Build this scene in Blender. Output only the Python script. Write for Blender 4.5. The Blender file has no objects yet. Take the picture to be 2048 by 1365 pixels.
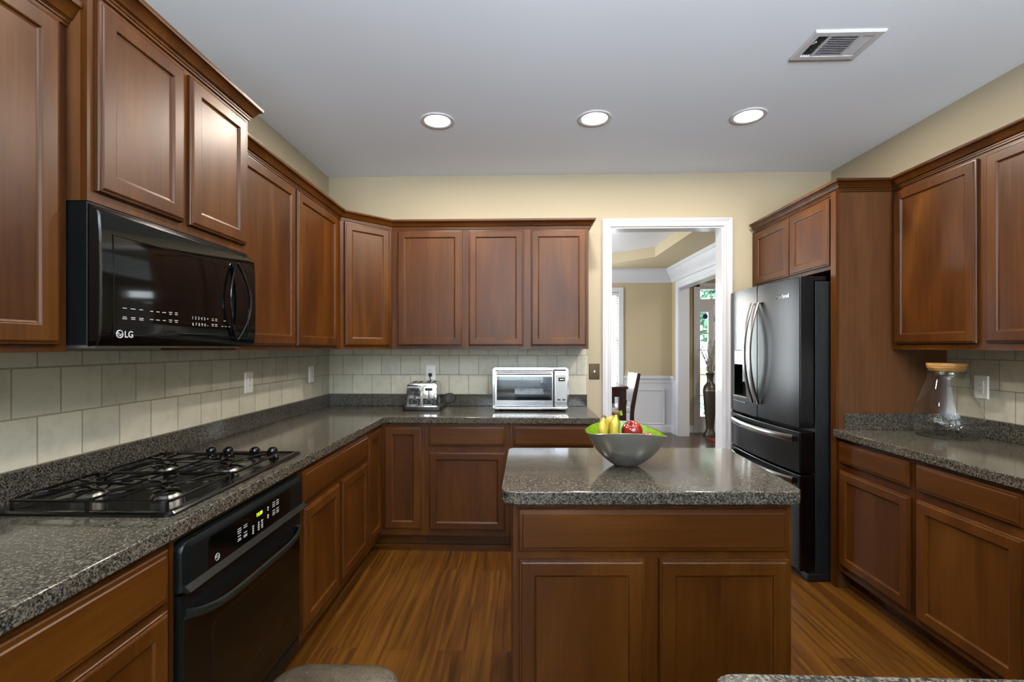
import bpy, bmesh, math, random
from mathutils import Vector, Matrix
from mathutils.geometry import tessellate_polygon
random.seed(7)
PI = math.pi
S = bpy.context.scene
COL = S.collection

# ------------------------------------------------------------------ camera
cam = bpy.data.cameras.new('camera'); cam_o = bpy.data.objects.new('camera', cam); COL.objects.link(cam_o)
cam.sensor_width = 36; cam.lens = 954.17 / 2048 * 36
cam.shift_x = 14.15 / 2048; cam.shift_y = 12.47 / 2048
cam.clip_start = 0.02; cam.clip_end = 200
YAW = 0.0323
cam_o.location = (0, 0, 1.3852); cam_o.rotation_euler = (PI / 2, 0, YAW)
S.camera = cam_o
S.view_settings.view_transform = 'Standard'; S.view_settings.look = 'None'
S.view_settings.exposure = 1.02; S.view_settings.gamma = 1; S.view_settings.use_curve_mapping = False
S.cycles.use_denoising = True
S.cycles.max_bounces = 10; S.cycles.diffuse_bounces = 6; S.cycles.glossy_bounces = 5; S.cycles.transmission_bounces = 8
S.cycles.sample_clamp_indirect = 6.0; S.cycles.caustics_reflective = False; S.cycles.caustics_refractive = False

# ------------------------------------------------------------------ sky and lights
W = bpy.data.worlds.new('sky'); S.world = W; W.use_nodes = True
bg = W.node_tree.nodes['Background']; bg.inputs[0].default_value = (0.86, 0.94, 1.0, 1); bg.inputs[1].default_value = 4.6

L, R, D, H = -1.561, 2.446, 3.837, 2.7696      # kitchen walls and ceiling
RY = -3.6                                      # wall behind the camera
FY, DXR = 7.85, 2.47                           # house front wall, dining room right wall
CAN_Y = (2.895, 1.50, -1.7); CAN_X = (-0.505, 0.447, 1.361)
CAN_W = (14.5, 8.0, 1.0); UP_W = 85.0

def area(name, loc, rot, sx, sy, power, color=(1, 1, 1), portal=False, shape='RECTANGLE', spread=PI):
    l = bpy.data.lights.new(name, 'AREA'); l.shape = shape; l.size = sx
    if shape in ('RECTANGLE', 'ELLIPSE'): l.size_y = sy
    l.energy = power; l.color = color; l.spread = spread
    if portal: l.cycles.is_portal = True
    o = bpy.data.objects.new(name, l); o.location = loc; o.rotation_euler = rot; COL.objects.link(o); return o
# daylight arriving through the breakfast room windows behind the camera (lamps tilted up and narrowed to brighten the ceiling)
area('window_and_fill_light', (-0.225, RY + 0.03, 1.55), (PI / 2 + 0.74, 0, 0), 1.45, 1.8, 74, (0.90, 0.95, 1.0), spread=1.5)
area('window_and_fill_light', (1.525, RY + 0.03, 1.55), (PI / 2 + 0.74, 0, 0), 1.25, 1.8, 64, (0.90, 0.95, 1.0), spread=1.5)
# daylight through the dining room front window, then two added fill lamps
area('window_and_fill_light', (0.48, FY + 0.16, 1.5), (-PI / 2, 0, 0), 2.2, 1.5, 80, (0.95, 0.98, 1.0))
area('window_and_fill_light', (-1.36, 6.2, 1.5), (0, -PI / 2, 0), 1.5, 1.6, 45, (0.95, 0.98, 1.0))  # added lamp at the unseen side window, brightens the dining room
area('window_and_fill_light', (3.6, 5.4, 2.70), (0, 0, 0), 0.6, 0.6, 26, (1.0, 0.95, 0.88))  # added lamp under the foyer ceiling, out of view

# ------------------------------------------------------------------ materials
def lin(c):
    return tuple((x / 12.92 if x <= 0.04045 else ((x + 0.055) / 1.055) ** 2.4) for x in [v / 255 for v in c])
def new_mat(name):
    m = bpy.data.materials.new(name); m.use_nodes = True
    return m, m.node_tree.nodes, m.node_tree.links, m.node_tree.nodes['Principled BSDF']
def setp(b, **k):
    for n, v in k.items():
        n = n.replace('_', ' ')
        b.inputs[n].default_value = v
def simple(name, rgb, rough=0.5, metal=0.0, coat=0.0, emit=0.0, spec=0.5, bump=None, trans=0.0, ior=1.45, varc=0.0):
    m, N, K, b = new_mat(name)
    c = lin(rgb)
    b.inputs['Base Color'].default_value = (*c, 1)
    b.inputs['Roughness'].default_value = rough; b.inputs['Metallic'].default_value = metal
    b.inputs['Coat Weight'].default_value = coat; b.inputs['Coat Roughness'].default_value = 0.08
    b.inputs['Specular IOR Level'].default_value = spec
    b.inputs['Transmission Weight'].default_value = trans; b.inputs['IOR'].default_value = ior
    if emit:
        b.inputs['Emission Color'].default_value = (*c, 1); b.inputs['Emission Strength'].default_value = emit
    tc = N.new('ShaderNodeTexCoord')
    if varc or not bump:
        # small natural variation of tone so that no surface is one flat value
        n = N.new('ShaderNodeTexNoise'); n.inputs['Scale'].default_value = 6; n.inputs['Detail'].default_value = 4
        K.new(tc.outputs['Object'], n.inputs['Vector'])
        mp = N.new('ShaderNodeMapRange'); q = 0.03 if metal > 0.5 else 0.12; mp.inputs[3].default_value = rough * (1 - q); mp.inputs[4].default_value = min(1, rough * (1 + q))
        K.new(n.outputs['Fac'], mp.inputs[0]); K.new(mp.outputs[0], b.inputs['Roughness'])
        if varc:
            mx = N.new('ShaderNodeMix'); mx.data_type = 'RGBA'
            mx.inputs[6].default_value = (*[v * (1 - varc) for v in c], 1); mx.inputs[7].default_value = (*[min(1, v * (1 + varc)) for v in c], 1)
            K.new(n.outputs['Fac'], mx.inputs[0]); K.new(mx.outputs[2], b.inputs['Base Color'])
    if bump:
        sc, st = bump
        n = N.new('ShaderNodeTexNoise'); n.inputs['Scale'].default_value = sc; n.inputs['Detail'].default_value = 3
        K.new(tc.outputs['Object'], n.inputs['Vector'])
        bp = N.new('ShaderNodeBump'); bp.inputs['Strength'].default_value = st; bp.inputs['Distance'].default_value = 0.002
        K.new(n.outputs['Fac'], bp.inputs['Height']); K.new(bp.outputs[0], b.inputs['Normal'])
    return m
def ramp(N, stops):
    r = N.new('ShaderNodeValToRGB'); e = r.color_ramp.elements
    while len(e) < len(stops): e.new(0.5)
    for i, (p, c) in enumerate(stops):
        e[i].position = p; e[i].color = (*c, 1)
    return r

def wood(name, axis, lo, mid, hi, rough=0.35, coat=0.0, figure=1.0):
    m, N, K, b = new_mat(name)
    tc = N.new('ShaderNodeTexCoord'); oi = N.new('ShaderNodeObjectInfo')
    off = N.new('ShaderNodeVectorMath'); off.operation = 'MULTIPLY_ADD'
    cb = N.new('ShaderNodeCombineXYZ')
    for i in range(3): K.new(oi.outputs['Random'], cb.inputs[i])
    off.inputs[1].default_value = (7.3, 3.1, 11.7)
    K.new(cb.outputs[0], off.inputs[0]); K.new(tc.outputs['Object'], off.inputs[2])
    def scaled(a, l):
        mp = N.new('ShaderNodeMapping'); v = [a, a, a]; v[axis] = l
        mp.inputs['Scale'].default_value = v; K.new(off.outputs[0], mp.inputs[0]); return mp
    m1 = scaled(4.5 * figure, 0.9 * figure)
    n1 = N.new('ShaderNodeTexNoise'); n1.inputs['Scale'].default_value = 1; n1.inputs['Detail'].default_value = 5; n1.inputs['Distortion'].default_value = 1.2
    K.new(m1.outputs[0], n1.inputs['Vector'])
    m2 = scaled(90, 3.0)
    n2 = N.new('ShaderNodeTexNoise'); n2.inputs['Scale'].default_value = 1; n2.inputs['Detail'].default_value = 4
    K.new(m2.outputs[0], n2.inputs['Vector'])
    mx = N.new('ShaderNodeMix'); mx.inputs[0].default_value = 0.30
    K.new(n1.outputs['Fac'], mx.inputs[2]); K.new(n2.outputs['Fac'], mx.inputs[3])
    r = ramp(N, [(0.30, lo), (0.50, mid), (0.72, hi)])
    K.new(mx.outputs[0], r.inputs[0]); K.new(r.outputs[0], b.inputs['Base Color'])
    rr = N.new('ShaderNodeMapRange'); rr.inputs[3].default_value = rough - 0.04; rr.inputs[4].default_value = rough + 0.06
    K.new(n2.outputs['Fac'], rr.inputs[0]); K.new(rr.outputs[0], b.inputs['Roughness'])
    b.inputs['Coat Weight'].default_value = coat; b.inputs['Coat Roughness'].default_value = 0.22; b.inputs['Specular IOR Level'].default_value = 0.27
    return m
WLO, WMID, WHI = (0.027, 0.0072, 0.0006), (0.050, 0.0148, 0.0012), (0.084, 0.0285, 0.0026)
M = {}
M['wood_v'] = wood('cherry_wood', 2, WLO, WMID, WHI)
M['wood_h'] = wood('cherry_wood_across', 0, WLO, WMID, WHI)
M['wood_side'] = wood('cherry_veneer', 2, (0.055, 0.021, 0.007), (0.085, 0.033, 0.011), (0.11, 0.046, 0.017), rough=0.36, coat=0.1)
M['wood_dk'] = wood('walnut_stain', 2, (0.012, 0.004, 0.002), (0.026, 0.008, 0.004), (0.045, 0.015, 0.007), rough=0.3)
M['wood_dkh'] = wood('walnut_stain_across', 0, (0.020, 0.007, 0.004), (0.045, 0.014, 0.008), (0.075, 0.025, 0.013), rough=0.15)
M['bamboo'] = wood('pale_bamboo', 0, (0.36, 0.17, 0.05), (0.48, 0.25, 0.08), (0.56, 0.32, 0.12), rough=0.45, coat=0.0, figure=4)

def granite():
    m, N, K, b = new_mat('speckled_granite_laminate')
    tc = N.new('ShaderNodeTexCoord')
    v = N.new('ShaderNodeTexVoronoi'); v.inputs['Scale'].default_value = 270; v.inputs['Randomness'].default_value = 1
    K.new(tc.outputs['Object'], v.inputs['Vector'])
    sep = N.new('ShaderNodeSeparateColor'); K.new(v.outputs['Color'], sep.inputs[0])
    n = N.new('ShaderNodeTexNoise'); n.inputs['Scale'].default_value = 150; n.inputs['Detail'].default_value = 3; K.new(tc.outputs['Object'], n.inputs['Vector'])
    ad = N.new('ShaderNodeMath'); ad.operation = 'ADD'; K.new(sep.outputs[0], ad.inputs[0]); K.new(n.outputs['Fac'], ad.inputs[1])
    hf = N.new('ShaderNodeMath'); hf.operation = 'MULTIPLY'; hf.inputs[1].default_value = 0.5; K.new(ad.outputs[0], hf.inputs[0])
    r = ramp(N, [(0.30, (0.012, 0.012, 0.011)), (0.44, (0.032, 0.029, 0.024)), (0.58, (0.068, 0.060, 0.047)), (0.76, (0.125, 0.108, 0.080))])
    K.new(hf.outputs[0], r.inputs[0]); K.new(r.outputs[0], b.inputs['Base Color'])
    b.inputs['Roughness'].default_value = 0.11; b.inputs['Specular IOR Level'].default_value = 0.42
    return m
M['granite'] = granite()

def tile(name, axis, u0):
    m, N, K, b = new_mat(name)
    tc = N.new('ShaderNodeTexCoord'); sp = N.new('ShaderNodeSeparateXYZ'); K.new(tc.outputs['Object'], sp.inputs[0])
    cb = N.new('ShaderNodeCombineXYZ')
    a1 = N.new('ShaderNodeMath'); a1.operation = 'SUBTRACT'; a1.inputs[1].default_value = u0 - 157.5; K.new(sp.outputs[axis], a1.inputs[0]); K.new(a1.outputs[0], cb.inputs[0])
    a2 = N.new('ShaderNodeMath'); a2.operation = 'SUBTRACT'; a2.inputs[1].default_value = 1.006 - 15.7; K.new(sp.outputs[2], a2.inputs[0]); K.new(a2.outputs[0], cb.inputs[1])
    br = N.new('ShaderNodeTexBrick'); K.new(cb.outputs[0], br.inputs['Vector'])
    br.offset = 0.5; br.offset_frequency = 2; br.squash = 1
    br.inputs['Scale'].default_value = 1; br.inputs['Brick Width'].default_value = 0.1575; br.inputs['Row Height'].default_value = 0.157
    br.inputs['Mortar Size'].default_value = 0.0028; br.inputs['Mortar Smooth'].default_value = 0.25; br.inputs['Bias'].default_value = 0
    br.inputs['Color1'].default_value = (0.44, 0.415, 0.325, 1); br.inputs['Color2'].default_value = (0.51, 0.480, 0.380, 1)
    br.inputs['Mortar'].default_value = (0.27, 0.245, 0.17, 1)
    n = N.new('ShaderNodeTexNoise'); n.inputs['Scale'].default_value = 14; n.inputs['Detail'].default_value = 8; n.inputs['Roughness'].default_value = 0.65; n.inputs['Distortion'].default_value = 0.6
    K.new(tc.outputs['Object'], n.inputs['Vector'])
    r = ramp(N, [(0.30, (0.72, 0.72, 0.68)), (0.52, (1, 1, 1)), (0.75, (1.06, 1.05, 1.0))])
    K.new(n.outputs['Fac'], r.inputs[0])
    mx = N.new('ShaderNodeMix'); mx.data_type = 'RGBA'; mx.blend_type = 'MULTIPLY'; mx.inputs[0].default_value = 0.55
    K.new(br.outputs['Color'], mx.inputs[6]); K.new(r.outputs[0], mx.inputs[7]); K.new(mx.outputs[2], b.inputs['Base Color'])
    bp = N.new('ShaderNodeBump'); bp.invert = True; bp.inputs['Strength'].default_value = 0.9; bp.inputs['Distance'].default_value = 0.003
    K.new(br.outputs['Fac'], bp.inputs['Height'])
    bp2 = N.new('ShaderNodeBump'); bp2.inputs['Strength'].default_value = 0.12; bp2.inputs['Distance'].default_value = 0.002
    K.new(n.outputs['Fac'], bp2.inputs['Height']); K.new(bp.outputs[0], bp2.inputs['Normal']); K.new(bp2.outputs[0], b.inputs['Normal'])
    b.inputs['Roughness'].default_value = 0.42
    return m
M['tile_back'] = tile('stone_look_tile_back', 0, -1.439)
M['tile_side'] = tile('stone_look_tile_side', 1, 1.407)

def planks(name, cols, width, length, rough, grain=(55, 1.6), mort=(0.03, 0.012, 0.004), msize=0.0009):
    m, N, K, b = new_mat(name)
    tc = N.new('ShaderNodeTexCoord'); sp = N.new('ShaderNodeSeparateXYZ'); K.new(tc.outputs['Object'], sp.inputs[0])
    cb = N.new('ShaderNodeCombineXYZ'); K.new(sp.outputs[1], cb.inputs[0]); K.new(sp.outputs[0], cb.inputs[1])
    sh = N.new('ShaderNodeVectorMath'); sh.operation = 'ADD'; sh.inputs[1].default_value = (40.33, 20.0, 0); K.new(cb.outputs[0], sh.inputs[0])
    br = N.new('ShaderNodeTexBrick'); K.new(sh.outputs[0], br.inputs['Vector']); br.offset = 0.37; br.offset_frequency = 2
    br.inputs['Scale'].default_value = 1; br.inputs['Brick Width'].default_value = length; br.inputs['Row Height'].default_value = width
    br.inputs['Mortar Size'].default_value = msize; br.inputs['Mortar Smooth'].default_value = 0.3; br.inputs['Bias'].default_value = 0
    br.inputs['Color1'].default_value = (0.25, 0.25, 0.25, 1); br.inputs['Color2'].default_value = (0.85, 0.85, 0.85, 1); br.inputs['Mortar'].default_value = (0.5, 0.5, 0.5, 1)
    # grain offset per plank
    of = N.new('ShaderNodeVectorMath'); of.operation = 'MULTIPLY_ADD'; of.inputs[1].default_value = (9, 5, 3)
    K.new(br.outputs['Color'], of.inputs[0]); K.new(tc.outputs['Object'], of.inputs[2])
    mp = N.new('ShaderNodeMapping'); mp.inputs['Scale'].default_value = (grain[0], grain[1], 1); K.new(of.outputs[0], mp.inputs[0])
    n = N.new('ShaderNodeTexNoise'); n.inputs['Scale'].default_value = 1; n.inputs['Detail'].default_value = 6; n.inputs['Distortion'].default_value = 0.8; K.new(mp.outputs[0], n.inputs['Vector'])
    sb = N.new('ShaderNodeSeparateColor'); K.new(br.outputs['Color'], sb.inputs[0])
    mx = N.new('ShaderNodeMix'); mx.inputs[0].default_value = 0.24; K.new(n.outputs['Fac'], mx.inputs[2]); K.new(sb.outputs[0], mx.inputs[3])
    r = ramp(N, [(0.34, cols[0]), (0.50, cols[1]), (0.66, cols[2])]); K.new(mx.outputs[0], r.inputs[0])
    m2 = N.new('ShaderNodeMix'); m2.data_type = 'RGBA'; m2.inputs[7].default_value = (*mort, 1)
    K.new(br.outputs['Fac'], m2.inputs[0]); K.new(r.outputs[0], m2.inputs[6]); K.new(m2.outputs[2], b.inputs['Base Color'])
    b.inputs['Roughness'].default_value = rough; b.inputs['Specular IOR Level'].default_value = 0.35
    bp = N.new('ShaderNodeBump'); bp.invert = True; bp.inputs['Strength'].default_value = 0.4; bp.inputs['Distance'].default_value = 0.001
    K.new(br.outputs['Fac'], bp.inputs['Height']); K.new(bp.outputs[0], b.inputs['Normal'])
    return m
M['floor'] = planks('strand_bamboo_floor', [(0.028, 0.0092, 0.0014), (0.056, 0.0200, 0.0025), (0.096, 0.0380, 0.0048)], 0.125, 1.25, 0.30)
M['floor_dk'] = planks('dark_hardwood_floor', [(0.030, 0.016, 0.012), (0.055, 0.030, 0.023), (0.085, 0.048, 0.037)], 0.09, 1.1, 0.25)

M['wall'] = simple('tan_wall_paint', (158, 148, 126), 0.75, bump=(260, 0.08))
M['wall2'] = simple('tan_dining_paint', (168, 154, 126), 0.75, bump=(260, 0.08))
M['ceil'] = simple('flat_ceiling_paint', (218, 226, 238), 0.9, bump=(180, 0.10))
M['white'] = simple('white_trim_paint', (186, 187, 192), 0.35, bump=(60, 0.02))
M['oven_lip'] = simple('grey_black_enamel', (20, 23, 21), 0.20, spec=0.45)
M['plastic_w'] = simple('white_plastic', (232, 230, 222), 0.3)
M['slot'] = simple('dark_slot', (25, 24, 22), 0.6)
M['bronze'] = simple('dark_bronze_plate', (70, 55, 38), 0.35, metal=0.6)
M['blackgloss'] = simple('black_gloss_glass', (4, 5, 5), 0.05, spec=0.45)
M['blackenamel'] = simple('black_enamel', (6, 7, 7), 0.14, spec=0.5, coat=0.2)
M['blacksatin'] = simple('black_satin_metal', (9, 13, 13), 0.30, spec=0.28)
M['ovenglass'] = simple('oven_window_glass', (8, 7, 4), 0.10, spec=0.35)
M['wire'] = simple('grate_enamel', (7, 7, 6), 0.20, coat=0.2)
M['blackplastic'] = simple('black_plastic', (16, 16, 16), 0.35)
M['rubber'] = simple('black_rubber', (14, 14, 14), 0.6)
M['print'] = simple('pale_printing', (150, 154, 154), 0.5)
M['digits'] = simple('green_led', (170, 255, 30), 0.5, emit=1.6)
M['digits_w'] = simple('pale_led', (210, 235, 200), 0.5, emit=1.0)
M['chrome'] = simple('polished_chrome', (215, 217, 220), 0.06, metal=1.0)
M['steel'] = simple('brushed_steel', (182, 183, 186), 0.20, metal=1.0)
M['oven_chrome'] = simple('stainless_shell', (186, 187, 189), 0.10, metal=1.0)
M['steel_pan'] = simple('steel_control_panel', (150, 152, 154), 0.40, metal=0.4)
M['alum'] = simple('cast_aluminium', (120, 120, 116), 0.35, metal=0.9)
M['blksteel'] = simple('black_stainless', (52, 53, 54), 0.25, metal=1.0)
M['blksteel_h'] = simple('black_stainless_bright', (140, 139, 137), 0.24, metal=1.0)
M['fridge_side'] = simple('textured_black_side', (10, 15, 15), 0.38, bump=(420, 0.6))
M['bowl_out'] = simple('brushed_pewter', (138, 137, 129), 0.27, metal=0.75)
M['leather'] = None
M['pale'] = simple('glare_upholstery', (214, 214, 216), 0.35, bump=(300, 0.1))  # window glare on dark glossy leather, put into the colour
M['vase'] = simple('hammered_grey_bronze', (66, 63, 54), 0.35, metal=0.5, bump=(60, 0.9))
M['dried'] = simple('dried_stem', (120, 112, 100), 0.7)
M['rug'] = simple('red_rug', (120, 38, 34), 0.95, bump=(500, 0.5))
M['grass'] = simple('lawn_grass', (92, 128, 60), 0.95, bump=(40, 1.0), varc=0.3)
M['paving'] = simple('pale_driveway', (215, 214, 210), 0.9, varc=0.05)
M['lens'] = simple('lamp_lens', (255, 252, 244), 0.4, emit=14)
M['bulb'] = simple('warm_bulb', (255, 205, 140), 0.4, emit=16)
M['suncatcher'] = simple('blue_glass', (40, 40, 110), 0.15)

def glass(name, tint=(1, 1, 1), rough=0.0):
    # thin clear glazing: mostly see-through with a clear coat reflection
    m, N, K, b = new_mat(name)
    N.remove(b)
    out = [x for x in N if x.type == 'OUTPUT_MATERIAL'][0]
    tr = N.new('ShaderNodeBsdfTransparent'); tr.inputs[0].default_value = (*tint, 1)
    gl = N.new('ShaderNodeBsdfGlossy'); gl.inputs['Roughness'].default_value = 0.02
    lw = N.new('ShaderNodeLayerWeight'); pw_ = N.new('ShaderNodeMath'); pw_.operation = 'POWER'; pw_.inputs[1].default_value = 4.0
    K.new(lw.outputs['Facing'], pw_.inputs[0]); lw.inputs['Blend'].default_value = 0.5
    fr = N.new('ShaderNodeMath'); fr.operation = 'MULTIPLY_ADD'; fr.inputs[1].default_value = 0.75; fr.inputs[2].default_value = 0.045; K.new(pw_.outputs[0], fr.inputs[0])
    mx = N.new('ShaderNodeMixShader'); K.new(fr.outputs[0], mx.inputs[0]); K.new(tr.outputs[0], mx.inputs[1]); K.new(gl.outputs[0], mx.inputs[2])
    K.new(mx.outputs[0], out.inputs['Surface'])
    return m
M['pane'] = glass('clear_pane', (0.97, 0.99, 0.98))
M['ovenpane'] = glass('smoky_pane', (0.62, 0.63, 0.64))
M['jar'] = glass('clear_jar_glass', (0.955, 0.965, 0.95))

def blindmat():
    m, N, K, b = new_mat('white_blind_slat')
    b.inputs['Base Color'].default_value = (0.9, 0.9, 0.9, 1); b.inputs['Roughness'].default_value = 0.5
    out = [x for x in N if x.type == 'OUTPUT_MATERIAL'][0]
    t = N.new('ShaderNodeBsdfTranslucent'); t.inputs[0].default_value = (0.95, 0.95, 0.95, 1)
    mx = N.new('ShaderNodeMixShader'); mx.inputs[0].default_value = 0.6
    K.new(b.outputs[0], mx.inputs[1]); K.new(t.outputs[0], mx.inputs[2]); K.new(mx.outputs[0], out.inputs['Surface'])
    return m
M['blind'] = blindmat()

def leafmat():
    m, N, K, b = new_mat('leaf_foliage')
    tc = N.new('ShaderNodeTexCoord'); v = N.new('ShaderNodeTexVoronoi'); v.inputs['Scale'].default_value = 7
    K.new(tc.outputs['Object'], v.inputs['Vector']); s = N.new('ShaderNodeSeparateColor'); K.new(v.outputs['Color'], s.inputs[0])
    r = ramp(N, [(0.1, (0.015, 0.06, 0.035)), (0.5, (0.06, 0.20, 0.10)), (0.9, (0.22, 0.42, 0.30))]); K.new(s.outputs[0], r.inputs[0]); K.new(r.outputs[0], b.inputs['Base Color'])
    b.inputs['Roughness'].default_value = 0.6
    return m
M['leaf'] = leafmat()

def leather():
    m, N, K, b = new_mat('tooled_grey_leather')
    tc = N.new('ShaderNodeTexCoord')
    n = N.new('ShaderNodeTexNoise'); n.inputs['Scale'].default_value = 12; n.inputs['Detail'].default_value = 5; K.new(tc.outputs['Object'], n.inputs['Vector'])
    r = ramp(N, [(0.3, (0.026, 0.020, 0.012)), (0.7, (0.058, 0.045, 0.028))]); K.new(n.outputs['Fac'], r.inputs[0]); K.new(r.outputs[0], b.inputs['Base Color'])
    wv = N.new('ShaderNodeTexNoise'); wv.inputs['Scale'].default_value = 32; wv.inputs['Detail'].default_value = 1; wv.inputs['Distortion'].default_value = 2.6
    K.new(tc.outputs['Object'], wv.inputs['Vector'])
    r2 = ramp(N, [(0.47, (0, 0, 0)), (0.50, (1, 1, 1)), (0.53, (0, 0, 0))]); K.new(wv.outputs['Fac'], r2.inputs[0])
    bp = N.new('ShaderNodeBump'); bp.inputs['Strength'].default_value = 0.8; bp.inputs['Distance'].default_value = 0.0015
    K.new(r2.outputs[0], bp.inputs['Height']); K.new(bp.outputs[0], b.inputs['Normal'])
    b.inputs['Roughness'].default_value = 0.34
    return m
M['leather'] = leather()

def applemat(name, a, c, d):
    m, N, K, b = new_mat(name)
    tc = N.new('ShaderNodeTexCoord'); n = N.new('ShaderNodeTexNoise'); n.inputs['Scale'].default_value = 22; n.inputs['Detail'].default_value = 5
    mp = N.new('ShaderNodeMapping'); mp.inputs['Scale'].default_value = (1.6, 1.6, 0.5); K.new(tc.outputs['Object'], mp.inputs[0]); K.new(mp.outputs[0], n.inputs['Vector'])
    r = ramp(N, [(0.3, a), (0.55, c), (0.72, d)]); K.new(n.outputs['Fac'], r.inputs[0]); K.new(r.outputs[0], b.inputs['Base Color'])
    b.inputs['Roughness'].default_value = 0.14; b.inputs['Coat Weight'].default_value = 0.4
    return m
M['apple'] = applemat('red_apple_skin', (0.11, 0.003, 0.003), (0.19, 0.008, 0.006), (0.32, 0.08, 0.02))
M['apple2'] = applemat('pink_apple_skin', (0.15, 0.01, 0.015), (0.22, 0.025, 0.03), (0.28, 0.11, 0.06))
def bananamat():
    m, N, K, b = new_mat('banana_skin')
    tc = N.new('ShaderNodeTexCoord'); n = N.new('ShaderNodeTexNoise'); n.inputs['Scale'].default_value = 18; n.inputs['Detail'].default_value = 3; K.new(tc.outputs['Object'], n.inputs['Vector'])
    r = ramp(N, [(0.35, (0.36, 0.27, 0.025)), (0.65, (0.48, 0.38, 0.055))]); K.new(n.outputs['Fac'], r.inputs[0]); K.new(r.outputs[0], b.inputs['Base Color'])
    b.inputs['Roughness'].default_value = 0.42; return m
M['banana'] = bananamat()
M['banana_g'] = simple('green_banana_skin', (112, 132, 34), 0.42, varc=0.15)
M['stem'] = simple('brown_fruit_stem', (92, 66, 42), 0.7, varc=0.3)
def limemat():
    m, N, K, b = new_mat('lime_enamel')
    tc = N.new('ShaderNodeTexCoord'); mp = N.new('ShaderNodeMapping'); mp.inputs['Scale'].default_value = (60, 60, 4); K.new(tc.outputs['Object'], mp.inputs[0])
    n = N.new('ShaderNodeTexNoise'); n.inputs['Scale'].default_value = 1.5; n.inputs['Detail'].default_value = 4; K.new(mp.outputs[0], n.inputs['Vector'])
    r = ramp(N, [(0.3, (0.075, 0.16, 0.003)), (0.7, (0.17, 0.29, 0.010))]); K.new(n.outputs['Fac'], r.inputs[0]); K.new(r.outputs[0], b.inputs['Base Color'])
    b.inputs['Roughness'].default_value = 0.3; return m
M['lime'] = limemat()

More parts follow.
